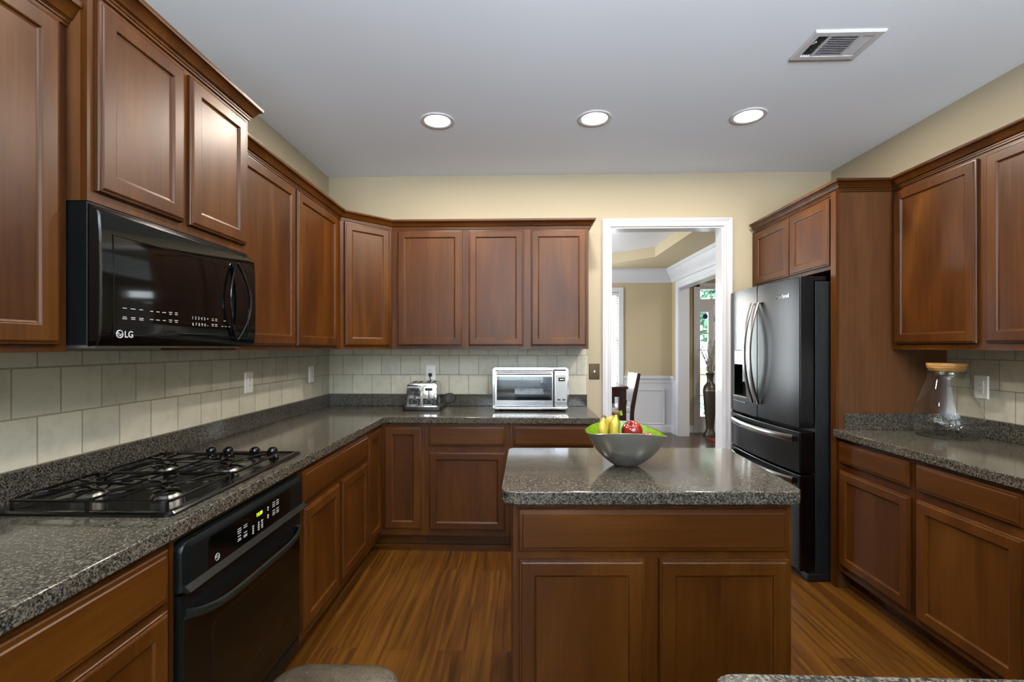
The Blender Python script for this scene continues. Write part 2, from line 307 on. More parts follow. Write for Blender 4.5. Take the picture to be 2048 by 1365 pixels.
# ------------------------------------------------------------------ building helpers
MW = {}
def thing(name, label, cat, loc=(0, 0, 0), rz=0.0, group=None):
    o = bpy.data.objects.new(name, None); COL.objects.link(o); o.empty_display_size = 0.1
    o.location = loc; o.rotation_euler = (0, 0, rz); o['label'] = label; o['category'] = cat
    if group: o['group'] = group
    MW[o.name] = Matrix.Translation(loc) @ Matrix.Rotation(rz, 4, 'Z')
    return o
def tag(o, label, cat, group=None):
    o['label'] = label; o['category'] = cat
    if group: o['group'] = group
    return o
class G:
    """collects shapes into one bmesh, then links them as ONE mesh object"""
    def __init__(s): s.bm = bmesh.new(); s.T = Matrix.Identity(4)
    def v(s, co): return s.bm.verts.new(s.T @ Vector(co))
    def f(s, vs):
        try: return s.bm.faces.new(vs)
        except ValueError: return None
    def box(s, x0, x1, y0, y1, z0, z1):
        x0, x1 = sorted((x0, x1)); y0, y1 = sorted((y0, y1)); z0, z1 = sorted((z0, z1))
        p = [s.v((x, y, z)) for z in (z0, z1) for x, y in ((x0, y0), (x1, y0), (x1, y1), (x0, y1))]
        for a in ((0, 3, 2, 1), (4, 5, 6, 7), (0, 1, 5, 4), (1, 2, 6, 5), (2, 3, 7, 6), (3, 0, 4, 7)): s.f([p[i] for i in a])
        return s
    def prism(s, pts, z0, z1, cap=True):
        n = len(pts)
        a = [s.v((x, y, z0)) for x, y in pts]; b = [s.v((x, y, z1)) for x, y in pts]
        for i in range(n): s.f([a[i], a[(i + 1) % n], b[(i + 1) % n], b[i]])
        if cap: s.f(a[::-1]); s.f(b)
        return s
    def lathe(s, prof, seg=32, c=(0, 0, 0), sx=1, sy=1, close=False):
        rows = []
        for r, z in prof:
            if r < 1e-6: rows.append([s.v((c[0], c[1], c[2] + z))])
            else: rows.append([s.v((c[0] + r * sx * math.cos(2 * PI * i / seg), c[1] + r * sy * math.sin(2 * PI * i / seg), c[2] + z)) for i in range(seg)])
        if close: rows.append(rows[0])
        for a, b in zip(rows[:-1], rows[1:]):
            for i in range(seg):
                j = (i + 1) % seg
                if len(a) == 1 and len(b) == 1: continue
                if len(a) == 1: s.f([a[0], b[j], b[i]])
                elif len(b) == 1: s.f([a[i], a[j], b[0]])
                else: s.f([a[i], a[j], b[j], b[i]])
        return s
    def tube(s, pts, r, seg=8, closed=False, caps=True, flat=None):
        pts = [Vector(p) for p in pts]; n = len(pts)
        rs = r if isinstance(r, (list, tuple)) else [r] * n
        rings = []; up = None
        for i, p in enumerate(pts):
            if closed: t = pts[(i + 1) % n] - pts[i - 1]
            else: t = pts[min(i + 1, n - 1)] - pts[max(i - 1, 0)]
            t.normalize()
            if up is None:
                up = Vector((0, 0, 1)) if abs(t.z) < 0.9 else Vector((1, 0, 0))
            u = up - t * up.dot(t)
            if u.length < 1e-5: u = t.orthogonal()
            u.normalize(); w = t.cross(u); up = u
            fl = flat if flat else (1, 1)
            rings.append([s.v(p + u * (rs[i] * fl[0] * math.cos(2 * PI * k / seg)) + w * (rs[i] * fl[1] * math.sin(2 * PI * k / seg))) for k in range(seg)])
        m = n if closed else n - 1
        for i in range(m):
            a, b = rings[i], rings[(i + 1) % n]
            for k in range(seg): s.f([a[k], a[(k + 1) % seg], b[(k + 1) % seg], b[k]])
        if not closed and caps: s.f(rings[0][::-1]); s.f(rings[-1])
        return s
    def sphere(s, c, r, sx=1, sy=1, sz=1, seg=20, rings=12):
        prof = [(r * math.sin(PI * i / rings), -r * sz * math.cos(PI * i / rings)) for i in range(rings + 1)]
        return s.lathe([(max(0, a) if 0 < i < rings else 0, b) for i, (a, b) in enumerate(prof)], seg, c, sx, sy)
    def sweep(s, path, prof, mapf, closed=False):
        """path: 2D points; prof: (out, height) with out to the right of travel; mitred corners"""
        n = len(path); P = [Vector(p) for p in path]; rows = []
        for i in range(n):
            d0 = (P[i] - P[i - 1]).normalized() if (i > 0 or closed) else None
            d1 = (P[(i + 1) % n] - P[i]).normalized() if (i < n - 1 or closed) else None
            if d0 is None: d0 = d1
            if d1 is None: d1 = d0
            n0 = Vector((d0.y, -d0.x)); n1 = Vector((d1.y, -d1.x)); m = (n0 + n1); m.normalize(); k = 1 / max(0.2, m.dot(n0))
            rows.append([s.v(mapf(P[i].x + m.x * o * k, P[i].y + m.y * o * k, hh)) for o, hh in prof])
        q = len(prof)
        for i in range(n if closed else n - 1):
            a, b = rows[i], rows[(i + 1) % n]
            for k in range(q): s.f([a[k], a[(k + 1) % q], b[(k + 1) % q], b[k]])
        if not closed: s.f(rows[0][::-1]); s.f(rows[-1])
        return s
    def panel(s, w, h, prof, cap=True):
        """stepped rectangular panel standing in local xz, front towards -y. prof: (inset, y)"""
        rows = [[s.v((i, y, i)), s.v((w - i, y, i)), s.v((w - i, y, h - i)), s.v((i, y, h - i))] for i, y in prof]
        for a, b in zip(rows[:-1], rows[1:]):
            for k in range(4): s.f([a[k], a[(k + 1) % 4], b[(k + 1) % 4], b[k]])
        if cap: s.f(rows[-1])
        s.f(rows[0][::-1])
        return s
    def obj(s, name, mat, parent=None, world=False, smooth=False, bevel=0.0, seg=2, kind=None, angle=35, sub=0):
        me = bpy.data.meshes.new(name)
        bmesh.ops.recalc_face_normals(s.bm, faces=s.bm.faces)
        if world and parent is not None: s.bm.transform(MW[parent.name].inverted())
        s.bm.to_mesh(me); s.bm.free(); me.materials.append(mat)
        o = bpy.data.objects.new(name, me); COL.objects.link(o)
        if parent is not None: o.parent = parent
        if parent is not None: MW[o.name] = MW.get(parent.name, Matrix.Identity(4))
        if smooth or bevel:
            for p in me.polygons: p.use_smooth = True
            me.set_sharp_from_angle(angle=math.radians(angle))
        if bevel:
            b = o.modifiers.new('bevel', 'BEVEL'); b.width = bevel; b.segments = seg; b.limit_method = 'ANGLE'; b.angle_limit = math.radians(40); b.harden_normals = True
        if sub:
            b = o.modifiers.new('sub', 'SUBSURF'); b.levels = sub; b.render_levels = sub
        if kind: o['kind'] = kind
        return o
def struct(name, g, mat, **k): return g.obj(name, mat, kind='structure', **k)
def text(name, body, size, T, mat, parent, ext=0.0004, align='CENTER', world=True, bold=0.0, sx=1.0):
    c = bpy.data.curves.new(name, 'FONT'); c.body = body; c.size = size; c.extrude = ext; c.align_x = align; c.align_y = 'CENTER'; c.offset = bold
    c.resolution_u = 3
    t = bpy.data.objects.new(name, c); COL.objects.link(t)
    dg = bpy.context.evaluated_depsgraph_get(); dg.update()
    me = bpy.data.meshes.new_from_object(t.evaluated_get(dg)); bpy.data.objects.remove(t)
    me.transform(T @ Matrix.Diagonal((sx, 1, 1, 1)))
    if world and parent is not None: me.transform(MW[parent.name].inverted())
    me.materials.clear(); me.materials.append(mat)
    o = bpy.data.objects.new(name, me); COL.objects.link(o); o.parent = parent
    return o
def frame_on(o, xax, up):
    """matrix whose local x runs along xax and local y along up, origin o"""
    x = Vector(xax).normalized(); y = Vector(up).normalized(); z = x.cross(y)
    m = Matrix((x, y, z)).transposed().to_4x4(); m.translation = Vector(o); return m
def rot_rect(cx, cy, w, d, r, seg=6):
    pts = []
    for qx, qy, a0 in ((1, -1, -PI / 2), (1, 1, 0), (-1, 1, PI / 2), (-1, -1, PI)):
        for i in range(seg + 1):
            a = a0 + i * PI / 2 / seg
            pts.append((cx + qx * (w / 2 - r) + r * math.cos(a), cy + qy * (d / 2 - r) + r * math.sin(a)))
    return pts
def rounded_poly(P, radii, seg=7):
    out = []; n = len(P)
    for i in range(n):
        r = radii[i]; p = Vector(P[i])
        if r <= 0: out.append(tuple(p)); continue
        a = (Vector(P[i - 1]) - p).normalized(); b = (Vector(P[(i + 1) % n]) - p).normalized()
        for k in range(seg + 1):
            t = k / seg
            q = p + a * r * (1 - t) ** 2 + b * r * t ** 2
            out.append((q.x, q.y))
    return out

# ------------------------------------------------------------------ room shell
T = 0.12
g = G(); g.box(L - T, R + T, RY - T, D + 0.06, -0.06, 0); struct('floor', g, M['floor'])
g = G(); g.box(-1.5, 4.8, D + 0.06, FY + 0.14, -0.06, 0); struct('floor', g, M['floor_dk'])
g = G(); g.box(L - T, R + T, RY - T, D + T, H, H + 0.1); struct('ceiling', g, M['ceil'])
g = G(); g.box(L - T, L, RY - T, D + T, 0, H); struct('wall_left', g, M['wall'])
g = G(); g.box(R, R + T, RY - T, D, 0, H); struct('wall_right', g, M['wall'])
DX0, DX1, DZ = 0.718, 1.608, 2.345
g = G(); g.box(L, DX0, D, D + T, 0, H); g.box(DX1, 4.8, D, D + T, 0, H); g.box(DX0, DX1, D, D + T, DZ, H); struct('wall_back', g, M['wall'])
# wall behind the camera with two windows
g = G()
RW = [(-1.0, 0.55), (0.85, 2.2)]; RZ0, RZ1 = 0.6, 2.5
xs = [L] + [v for w in RW for v in w] + [R]
for i in range(0, len(xs), 2): g.box(xs[i], xs[i + 1], RY - T, RY, 0, H)
for a, b in RW: g.box(a, b, RY - T, RY, 0, RZ0); g.box(a, b, RY - T, RY, RZ1, H)
struct('wall_rear', g, M['wall'])
def window(name, x0, x1, z0, z1, y, face, bars=1, rails=1, case=0.075):
    """face=+1: room lies towards +y of the wall face y"""
    g = G()
    t = 0.02 * face
    g.box(x0 - case, x0, y, y + t, z0 - case, z1 + case); g.box(x1, x1 + case, y, y + t, z0 - case, z1 + case)
    g.box(x0, x1, y, y + t, z1, z1 + case); g.box(x0 - 0.02, x1 + 0.02, y, y + 0.05 * face, z0 - 0.03, z0); g.box(x0, x1, y, y + t, z0 - case, z0 - 0.03)
    y2 = y - 0.09 * face
    for a, b in ((x0, x0 + 0.045), (x1 - 0.045, x1)): g.box(a, b, y2, y2 + 0.03 * face, z0, z1)
    for a, b in ((z0, z0 + 0.05), (z1 - 0.05, z1), ((z0 + z1) / 2 - 0.02, (z0 + z1) / 2 + 0.02)): g.box(x0 + 0.045, x1 - 0.045, y2, y2 + 0.03 * face, a, b)
    for k in range(1, bars + 1):
        xx = x0 + (x1 - x0) * k / (bars + 1); g.box(xx - 0.009, xx + 0.009, y2 + 0.005 * face, y2 + 0.025 * face, z0 + 0.05, z1 - 0.05)
    o = struct(name, g, M['white'])
    g = G(); g.box(x0 + 0.045, x1 - 0.045, y2 + 0.012 * face, y2 + 0.015 * face, z0 + 0.05, z1 - 0.05)
    p = g.obj('pane', M['pane'], o)
    return o
window('window_1', *RW[0], RZ0, RZ1, RY, 1, bars=2)
window('window_2', *RW[1], RZ0, RZ1, RY, 1, bars=2)

# dining room, foyer
DH = 2.65
g = G(); g.box(-1.42, -1.3, D + T, FY, 0, 0.75); g.box(-1.42, -1.3, D + T, FY, 2.25, 2.95); g.box(-1.42, -1.3, D + T, 5.4, 0.75, 2.25); g.box(-1.42, -1.3, 7.0, FY, 0.75, 2.25)
struct('wall_left', g, M['wall2'])
WX0, WX1, WZ0, WZ1 = -0.65, 1.605, 0.72, 2.285
g = G(); g.box(-1.42, WX0, FY, FY + 0.14, 0, 2.95); g.box(WX1, 2.86, FY, FY + 0.14, 0, 2.95); g.box(WX0, WX1, FY, FY + 0.14, 0, WZ0); g.box(WX0, WX1, FY, FY + 0.14, WZ1, 2.95)
g.box(2.86, 4.8, FY, FY + 0.14, 2.38, 2.95); g.box(4.45, 4.8, FY, FY + 0.14, 0, 2.38)
struct('wall_front', g, M['wall2'])
OY0, OY1, OZ = 4.9, 7.52, 2.325
g = G(); g.box(DXR, DXR + 0.155, OY1, FY, 0, 2.95); g.box(DXR, DXR + 0.155, D + T, OY0, 0, 2.95); g.box(DXR, DXR + 0.155, OY0, OY1, OZ, 2.95); struct('wall_right', g, M['wall2'])
g = G(); g.box(4.7, 4.8, D + T, FY, 0, 2.95); struct('wall_right', g, M['wall2'])
g = G(); g.box(DXR + 0.155, 4.8, D + T, FY, 2.85, 2.95); struct('ceiling', g, M['ceil'])
# tray ceiling of the dining room: tan border with a recessed white field
outer = [(-1.3, D + T), (DXR, D + T), (DXR, FY), (-1.3, FY)]
octo = [(1.885, 5.07), (1.885, 6.745), (1.35, 7.28), (-0.17, 7.28), (-0.705, 6.745), (-0.705, 5.07), (-0.17, 4.535), (1.35, 4.535)]
g = G()
tris = tessellate_polygon([[Vector((x, y, 0)) for x, y in outer], [Vector((x, y, 0)) for x, y in octo]])
allp = outer + octo
vs = [g.v((x, y, DH)) for x, y in allp]
for t in tris: g.f([vs[i] for i in t])
up = [g.v((x, y, 2.79)) for x, y in octo]
for i in range(8): g.f([vs[4 + i], vs[4 + (i + 1) % 8], up[(i + 1) % 8], up[i]])
struct('ceiling', g, M['wall2'])
g = G(); g.box(-0.9, 2.1, 4.3, 7.5, 2.791, 2.85); struct('ceiling', g, M['white'])

# trims -------------------------------------------------------------
CASE = [(0, 0), (0, 0.014), (0.006, 0.018), (0.018, 0.018), (0.022, 0.014), (0.040, 0.012), (0.044, 0.016), (0.052, 0.019), (0.058, 0.022), (0.063, 0.022), (0.065, 0.018), (0.065, 0)]
def casing_xz(g, x0, x1, zt, y, face, prof=CASE):
    g.sweep([(x1, 0), (x1, zt), (x0, zt), (x0, 0)], prof, lambda a, b, h: (a, y + face * h, b))
g = G(); casing_xz(g, DX0, DX1, DZ, D, -1); struct('trim_1', g, M['white'], smooth=True, angle=20)
g = G(); casing_xz(g, DX0, DX1, DZ, D + T, 1); struct('trim_2', g, M['white'], smooth=True, angle=20)
g = G()
g.box(DX0 - 0.001, DX0 + 0.012, D - 0.002, D + T + 0.002, 0, DZ); g.box(DX1 - 0.012, DX1 + 0.001, D - 0.002, D + T + 0.002, 0, DZ); g.box(DX0 + 0.012, DX1 - 0.012, D - 0.002, D + T + 0.002, DZ - 0.012, DZ)
struct('trim_3', g, simple('gloss_white_jamb', (186, 187, 192), 0.22, bump=(40, 0.02)))
# dining: opening to the foyer
def map_right(a, b, h): return (DXR - h, a, b)
g = G(); g.sweep([(OY0, 0), (OY0, OZ), (OY1, OZ), (OY1, 0)], [(-o * 1.6, h) for o, h in CASE], map_right); struct('trim_4', g, M['white'], smooth=True, angle=20)
g = G(); g.box(DXR - 0.002, DXR + 0.157, OY1 - 0.014, OY1 + 0.001, 0, OZ); g.box(DXR - 0.002, DXR + 0.157, OY0 - 0.001, OY0 + 0.014, 0, OZ); g.box(DXR - 0.002, DXR + 0.157, OY0 + 0.014, OY1 - 0.014, OZ - 0.014, OZ); struct('trim_5', g, M['white'])
# crown, chair rail, wainscot, baseboard of the dining room
DCROWN = [(0, 0), (0.012, 0), (0.016, 0.012), (0.030, 0.030), (0.034, 0.038), (0.034, 0.060), (0.050, 0.075), (0.085, 0.125), (0.105, 0.150), (0.110, 0.165), (0.125, 0.172), (0.13, 0.180), (0.13, 0.214), (0, 0.214)]
room = [(-1.3, FY), (DXR, FY), (DXR, D + T), (-1.3, D + T)]
g = G(); g.sweep(room, DCROWN, lambda a, b, h: (a, b, DH - 0.214 + h), closed=True); struct('trim_6', g, M['white'], smooth=True, angle=25)
RAIL = [(0.013, 0.80), (0.020, 0.80), (0.024, 0.815), (0.024, 0.85), (0.038, 0.87), (0.045, 0.885), (0.045, 0.92), (0.013, 0.92)]
gg = G()
gg.box(WX1 + 0.08, DXR, FY - 0.013, FY, 0, 0.92); gg.box(-1.3, WX0 - 0.08, FY - 0.013, FY, 0, 0.92); gg.box(WX0 - 0.08, WX1 + 0.08, FY - 0.013, FY, 0, WZ0 - 0.08)
gg.box(DXR - 0.013, DXR, OY1 + 0.105, FY - 0.013, 0, 0.92)
gg.sweep([(WX1 + 0.08, FY), (DXR, FY), (DXR, OY1 + 0.105)], RAIL, lambda a, b, h: (a, b, h))
gg.sweep([(WX1 + 0.08, FY), (DXR, FY), (DXR, OY1 + 0.105)], [(0.013, 0), (0.028, 0), (0.028, 0.10), (0.020, 0.125), (0.013, 0.13)], lambda a, b, h: (a, b, h))
def pmould(g, x0, x1, z0, z1, y):
    g.sweep([(x0, z0), (x1, z0), (x1, z1), (x0, z1)], [(0, 0), (0, 0.008), (-0.008, 0.016), (-0.016, 0.010), (-0.024, 0.008), (-0.024, 0)], lambda a, b, h: (a, y - h, b), closed=True)
pmould(gg, 1.775, 2.345, 0.13, 0.70, FY - 0.013)
struct('trim_7', gg, M['white'], smooth=True, angle=25)
g = G(); g.box(2.626, 2.81, FY - 0.018, FY, 0, 0.11); struct('baseboard_front', g, M['white'])
window('window_3', WX0, WX1, WZ0, WZ1, FY, -1, bars=1)
# side window added in the unseen left dining wall, for more light
g = G(); g.box(-1.32, -1.28, 5.33, 5.40, 0.68, 2.32); g.box(-1.32, -1.28, 7.0, 7.07, 0.68, 2.32); g.box(-1.32, -1.28, 5.40, 7.0, 2.25, 2.32); g.box(-1.32, -1.28, 5.40, 7.0, 0.68, 0.75)
g.box(-1.40, -1.37, 6.18, 6.22, 0.75, 2.25); g.box(-1.40, -1.37, 5.40, 7.0, 1.48, 1.52); struct('window_added', g, M['white'])
# blinds
def blind(label, x0, x1, z0, z1, y, tilt=0.5, group='window blinds'):
    t = thing('window_blind', label, 'blind', ((x0 + x1) / 2, y, z1), 0)
    g = G(); g.box(x0, x1, y - 0.028, y + 0.028, z1 - 0.05, z1); g.obj('headrail', M['white'], t, world=True, bevel=0.003)
    g = G(); n = int((z1 - z0 - 0.09) / 0.043); c, s_ = math.cos(tilt) * 0.024, math.sin(tilt) * 0.024
    for i in range(n):
        z = z1 - 0.075 - i * 0.043
        p = [g.v(q) for q in ((x0, y - c, z - s_), (x1, y - c, z - s_), (x1, y + c, z + s_), (x0, y + c, z + s_), (x0, y - c, z - s_ + 0.003), (x1, y - c, z - s_ + 0.003), (x1, y + c, z + s_ + 0.003), (x0, y + c, z + s_ + 0.003))]
        for a in ((0, 3, 2, 1), (4, 5, 6, 7), (0, 1, 5, 4), (1, 2, 6, 5), (2, 3, 7, 6), (3, 0, 4, 7)): g.f([p[k] for k in a])
    g.obj('slats', M['blind'], t, world=True)
    g = G(); g.box(x0, x1, y - 0.02, y + 0.02, z0, z0 + 0.02)
    for xx in (x0 + 0.12, x1 - 0.12): g.box(xx - 0.0012, xx + 0.0012, y - 0.0275, y - 0.0255, z0, z1 - 0.03)
    g.obj('bottom_rail', M['white'], t, world=True)
blind('white horizontal blind over the bright dining room window', WX0 + 0.005, WX1 - 0.005, WZ0 + 0.01, WZ1 - 0.005, FY + 0.035, 0.55)

# front entry: sidelight, transom and door --------------------------------
SX0, SX1 = 2.86, 4.45
g = G(); y0, y1 = FY - 0.02, FY + 0.10
g.box(2.81, 2.90, FY - 0.03, FY, 0, 2.425); g.box(2.81, 4.50, FY - 0.03, FY, 2.365, 2.425); g.box(4.41, 4.50, FY - 0.03, FY, 0, 2.365)
yy0, yy1 = FY, FY + 0.05
g.box(2.86, 2.922, yy0, yy1, 0, 2.38); g.box(3.054, 3.14, yy0, yy1, 0, 2.07); g.box(2.922, 3.054, yy0, yy1, 0, 0.26); g.box(2.922, 3.054, yy0, yy1, 1.957, 2.07)
g.box(2.922, 4.45, yy0, yy1, 2.325, 2.38); g.box(2.922, 4.45, yy0, yy1, 2.07, 2.172); g.box(3.185, 3.23, yy0, yy1, 2.172, 2.325); g.box(4.1, 4.45, yy0, yy1, 0, 2.07)
for z in (1.612, 1.336, 0.938, 0.597): g.box(2.922, 3.054, yy0 + 0.01, yy0 + 0.03, z - 0.008, z + 0.008)
struct('trim_8', g, M['white'])
g = G(); g.box(2.922, 3.054, FY + 0.018, FY + 0.022, 0.26, 1.957); g.box(2.922, 4.1, FY + 0.018, FY + 0.022, 2.172, 2.325)
o = struct('window_5', g, M['pane'])
g = G(); g.T = Matrix.Translation((3.15, FY + 0.05, 0.01)); g.box(0, 0.94, -0.045, 0, 0, 2.05)
for a, b, c, d in ((0.12, 0.42, 0.2, 0.9), (0.52, 0.82, 0.2, 0.9), (0.12, 0.42, 1.05, 1.9), (0.52, 0.82, 1.05, 1.9)):
    g.sweep([(a, c), (b, c), (b, d), (a, d)], [(0, 0), (0, 0.006), (-0.015, 0.012), (-0.03, 0.006), (-0.03, 0)], lambda u, v_, h: (u, -0.045 - h, v_), closed=True)
dr = struct('door_1', g, M['white'])
for z in (0.25, 1.05, 1.85):
    g = G(); g.box(3.140, 3.153, FY - 0.004, FY + 0.006, z - 0.05, z + 0.05); g.obj('hinge', M['alum'], dr)
g = G(); g.sphere((4.02, FY - 0.06, 1.0), 0.028); g.tube([(4.02, FY + 0.005, 1.0), (4.02, FY - 0.05, 1.0)], 0.011); g.obj('door_knob', M['alum'], dr, smooth=True)
# suncatcher hung on the sidelight glass
t = thing('suncatcher', 'small round blue suncatcher hanging on the sidelight glass by the entry door', 'ornament', (3.0, FY - 0.004, 1.885))
g = G(); g.tube([(2.997, FY - 0.01, 1.885), (2.997, FY - 0.002, 1.885)], 0.042, 20); g.obj('disc', M['suncatcher'], t, world=True, smooth=True)
g = G(); g.tube([(2.997, FY - 0.006, 1.925), (2.997, FY - 0.006, 1.957)], 0.0012, 5); g.obj('thread', M['slot'], t, world=True)

# outdoors beyond the entry
g = G(); g.box(-8, 16, FY + 0.16, 40, -0.35, -0.3); tag(g.obj('lawn', M['grass']), 'green lawn outside beyond the entry sidelight', 'grass')['kind'] = 'stuff'
g = G(); g.box(2.0, 9.0, FY + 1.4, 26, -0.299, -0.28); struct('path', g, M['paving'])
def tree(x, y, z, r, label):
    t = thing('garden_tree', label, 'tree', (x, y, -0.28), 0)
    g = G(); g.tube([(x, y, -0.278), (x + 0.05, y, z * 0.5), (x, y + 0.1, z)], [0.14, 0.10, 0.06], 8); g.obj('trunk', M['stem'], t, world=True, smooth=True)
    g = G()
    for k in range(900):
        u, v_, w = random.gauss(0, 1), random.gauss(0, 1), random.gauss(0, 1); q = math.sqrt(u * u + v_ * v_ + w * w); rr = r * (0.45 + 0.55 * random.random())
        c = Vector((x + u / q * rr, y + v_ / q * rr, z + w / q * rr * 0.8))
        a = Vector((random.uniform(-1, 1), random.uniform(-1, 1), random.uniform(-1, 1))).normalized(); b = a.orthogonal().normalized(); s_ = random.uniform(0.08, 0.16)
        g.f([g.v(c + a * s_ * 1.4), g.v(c + b * s_ * 0.7), g.v(c - a * s_ * 1.4), g.v(c - b * s_ * 0.7)])
    g.obj('foliage', M['leaf'], t, world=True)
tree(5.0, 12.5, 2.6, 1.5, 'leafy green tree outside, seen through the entry sidelight glass')
tree(3.4, 15.5, 4.2, 1.8, 'taller leafy tree farther outside, beyond the transom glass')
g = G()
for k in range(160):
    a = random.uniform(0, 2 * PI); rr = random.uniform(0, 0.32)
    c = Vector((4.25 + rr * math.cos(a), 10.6 + rr * math.sin(a), -0.05 + random.uniform(-0.2, 0.25))); q = Vector((random.uniform(-1, 1), random.uniform(-1, 1), random.uniform(-1, 1))).normalized(); b = q.orthogonal().normalized()
    g.f([g.v(c + q * 0.07), g.v(c + b * 0.04), g.v(c - q * 0.07), g.v(c - b * 0.04)])
tag(g.obj('garden_shrub', M['leaf']), 'low leafy shrub outside at the foot of the entry sidelight', 'shrub')

# ------------------------------------------------------------------ cabinets
DOOR = [(0, 0), (0, -0.010), (0.002, -0.0135), (0.007, -0.0145), (0.008, -0.0172), (0.012, -0.019), (0.050, -0.019), (0.0525, -0.0180), (0.0555, -0.0125), (0.0600, -0.0110)]
DRAW = [(0, 0), (0, -0.0105), (0.003, -0.0140), (0.012, -0.0160), (0.0155, -0.019)]
def add_door(parent, T_, w, h, mats=('wood_v', 'wood_v')):
    g = G(); g.T = T_
    rows = [[g.v((i, y, i)), g.v((w - i, y, i)), g.v((w - i, y, h - i)), g.v((i, y, h - i))] for i, y in DOOR + [(0.060, -0.002), (0.0, 0.0)]]
    for a, b in zip(rows[:-1], rows[1:]):
        for k in range(4): g.f([a[k], a[(k + 1) % 4], b[(k + 1) % 4], b[k]])
    d = g.obj('door', M[mats[0]], parent, smooth=True, angle=18)
    g = G(); g.T = T_; g.box(0.0585, w - 0.0585, -0.0105, -0.003, 0.0585, h - 0.0585)
    g.obj('door_panel', M[mats[1]], d)
    return d
def add_drawer(parent, T_, w, h):
    g = G(); g.T = T_; g.panel(w, h, DRAW); return g.obj('drawer_front', M['wood_h'], parent, smooth=True, angle=18)
GAP = 0.0006
def cabinet(name, label, loc, rz, w, d, z0, z1, fronts, toe=0.0, cat='cabinet', group=None, shoe=True):
    t = thing(name, label, cat, loc, rz, group)
    g = G(); g.box(GAP, w - GAP, 0.019, d, z0, z1); g.obj('cabinet_body', M['wood_side'], t)
    g = G(); g.box(GAP, w - GAP, 0, 0.019, z0, z1)
    g.obj('face_frame', M['wood_v'], t)
    for k, x0, x1, a, b in fronts:
        T_ = Matrix.Translation((x0, -0.0003, a))
        if k == 'door': add_door(t, T_, x1 - x0, b - a)
        else: add_drawer(t, T_, x1 - x0, b - a)
    if toe:
        g = G(); g.box(GAP, w - GAP, 0.075, 0.09, 0.0, z0); g.box(GAP, w - GAP, 0.058, 0.075, 0.0, 0.02); g.obj('toe_kick', M['wood_h'], t)
    return t
LB, LF = 0.869, -0.951   # cabinet top under worktop, left face frame plane
RL = PI / 2              # left wall: local x runs along +y, front faces +x
dl = LF - L - 0.002
cabinet('base_cabinet', 'cherry base cabinet at the lower left corner, left of the black wall oven', (LF, 0.345, 0), RL, 0.915, dl, 0.105, LB,
        [('drawer', 0.015, 0.897, 0.708, 0.846), ('door', 0.015, 0.445, 0.15, 0.684), ('door', 0.467, 0.897, 0.15, 0.684)], 1)
# oven housing: thin carcass around the oven
t = thing('oven_housing_cabinet', 'cherry cabinet frame holding the black wall oven under the cooktop', 'cabinet', (LF, 1.262, 0), RL)
g = G(); g.box(GAP, 0.017, 0.019, dl, 0.105, LB); g.box(0.741, 0.763, 0.019, dl, 0.105, LB); g.box(0.017, 0.741, 0.45, dl, 0.105, LB); g.obj('cabinet_body', M['wood_side'], t)
g = G(); g.box(GAP, 0.017, 0, 0.019, 0.105, LB); g.box(0.741, 0.763, 0, 0.019, 0.105, LB); g.box(0.017, 0.741, 0, 0.019, 0.850, LB); g.obj('face_frame', M['wood_v'], t)
g = G(); g.box(GAP, 0.763, 0.075, 0.09, 0.0, 0.105); g.box(GAP, 0.763, 0.058, 0.075, 0.0, 0.02); g.obj('toe_kick', M['wood_h'], t)
cabinet('base_cabinet', 'cherry base cabinet right of the black wall oven, wide drawer over two doors', (LF, 2.026, 0), RL, 0.884, dl, 0.105, LB,
        [('drawer', 0.006, 0.875, 0.708, 0.846), ('door', 0.018, 0.419, 0.15, 0.680), ('door', 0.461, 0.875, 0.15, 0.680)], 1)
# corner cabinet
BF = 3.228               # back face frame plane
t = thing('corner_base_cabinet', 'cherry corner base cabinet with narrow full height doors meeting at the inside corner', 'cabinet', (LF, BF, 0), 0)
g = G(); g.prism([(-1.559, 2.912), (-0.970, 2.912), (-0.970, BF + 0.019), (-0.648, BF + 0.019), (-0.648, D - 0.002), (-1.559, D - 0.002)], 0.105, LB); g.obj('cabinet_body', M['wood_side'], t, world=True)
g = G(); g.box(LF - 0.019, LF, 2.912, BF + 0.019, 0.105, LB); g.box(LF, -0.648, BF, BF + 0.019, 0.105, LB); g.obj('face_frame', M['wood_v'], t, world=True)
T_ = MW[t.name].inverted() @ Matrix.Translation((LF + 0.0003, 2.921, 0.15)) @ Matrix.Rotation(PI / 2, 4, 'Z'); add_door(t, T_, 0.266, 0.694)
T_ = MW[t.name].inverted() @ Matrix.Translation((-0.925, BF - 0.0003, 0.15)); add_door(t, T_, 0.253, 0.694)
g = G(); g.box(LF - 0.09, LF - 0.075, 2.912, BF + 0.075, 0, 0.105); g.box(LF - 0.09, -0.648, BF + 0.075, BF + 0.09, 0, 0.105); g.box(LF - 0.075, -0.648, BF + 0.055, BF + 0.075, 0, 0.02); g.obj('toe_kick', M['wood_h'], t, world=True)
db = D - BF - 0.002
cabinet('base_cabinet', 'cherry base cabinet on the back wall below the chrome toaster, one drawer over one door', (-0.647, BF, 0), 0, 0.575, db, 0.105, LB,
        [('drawer', 0.023, 0.544, 0.717, 0.851), ('door', 0.026, 0.547, 0.145, 0.676)], 1)
cabinet('base_cabinet', 'cherry base cabinet on the back wall below the toaster oven, partly behind the island', (-0.071, BF, 0), 0, 0.565, db, 0.105, LB,
        [('drawer', 0.022, 0.557, 0.722, 0.853), ('door', 0.022, 0.557, 0.145, 0.676)], 1)
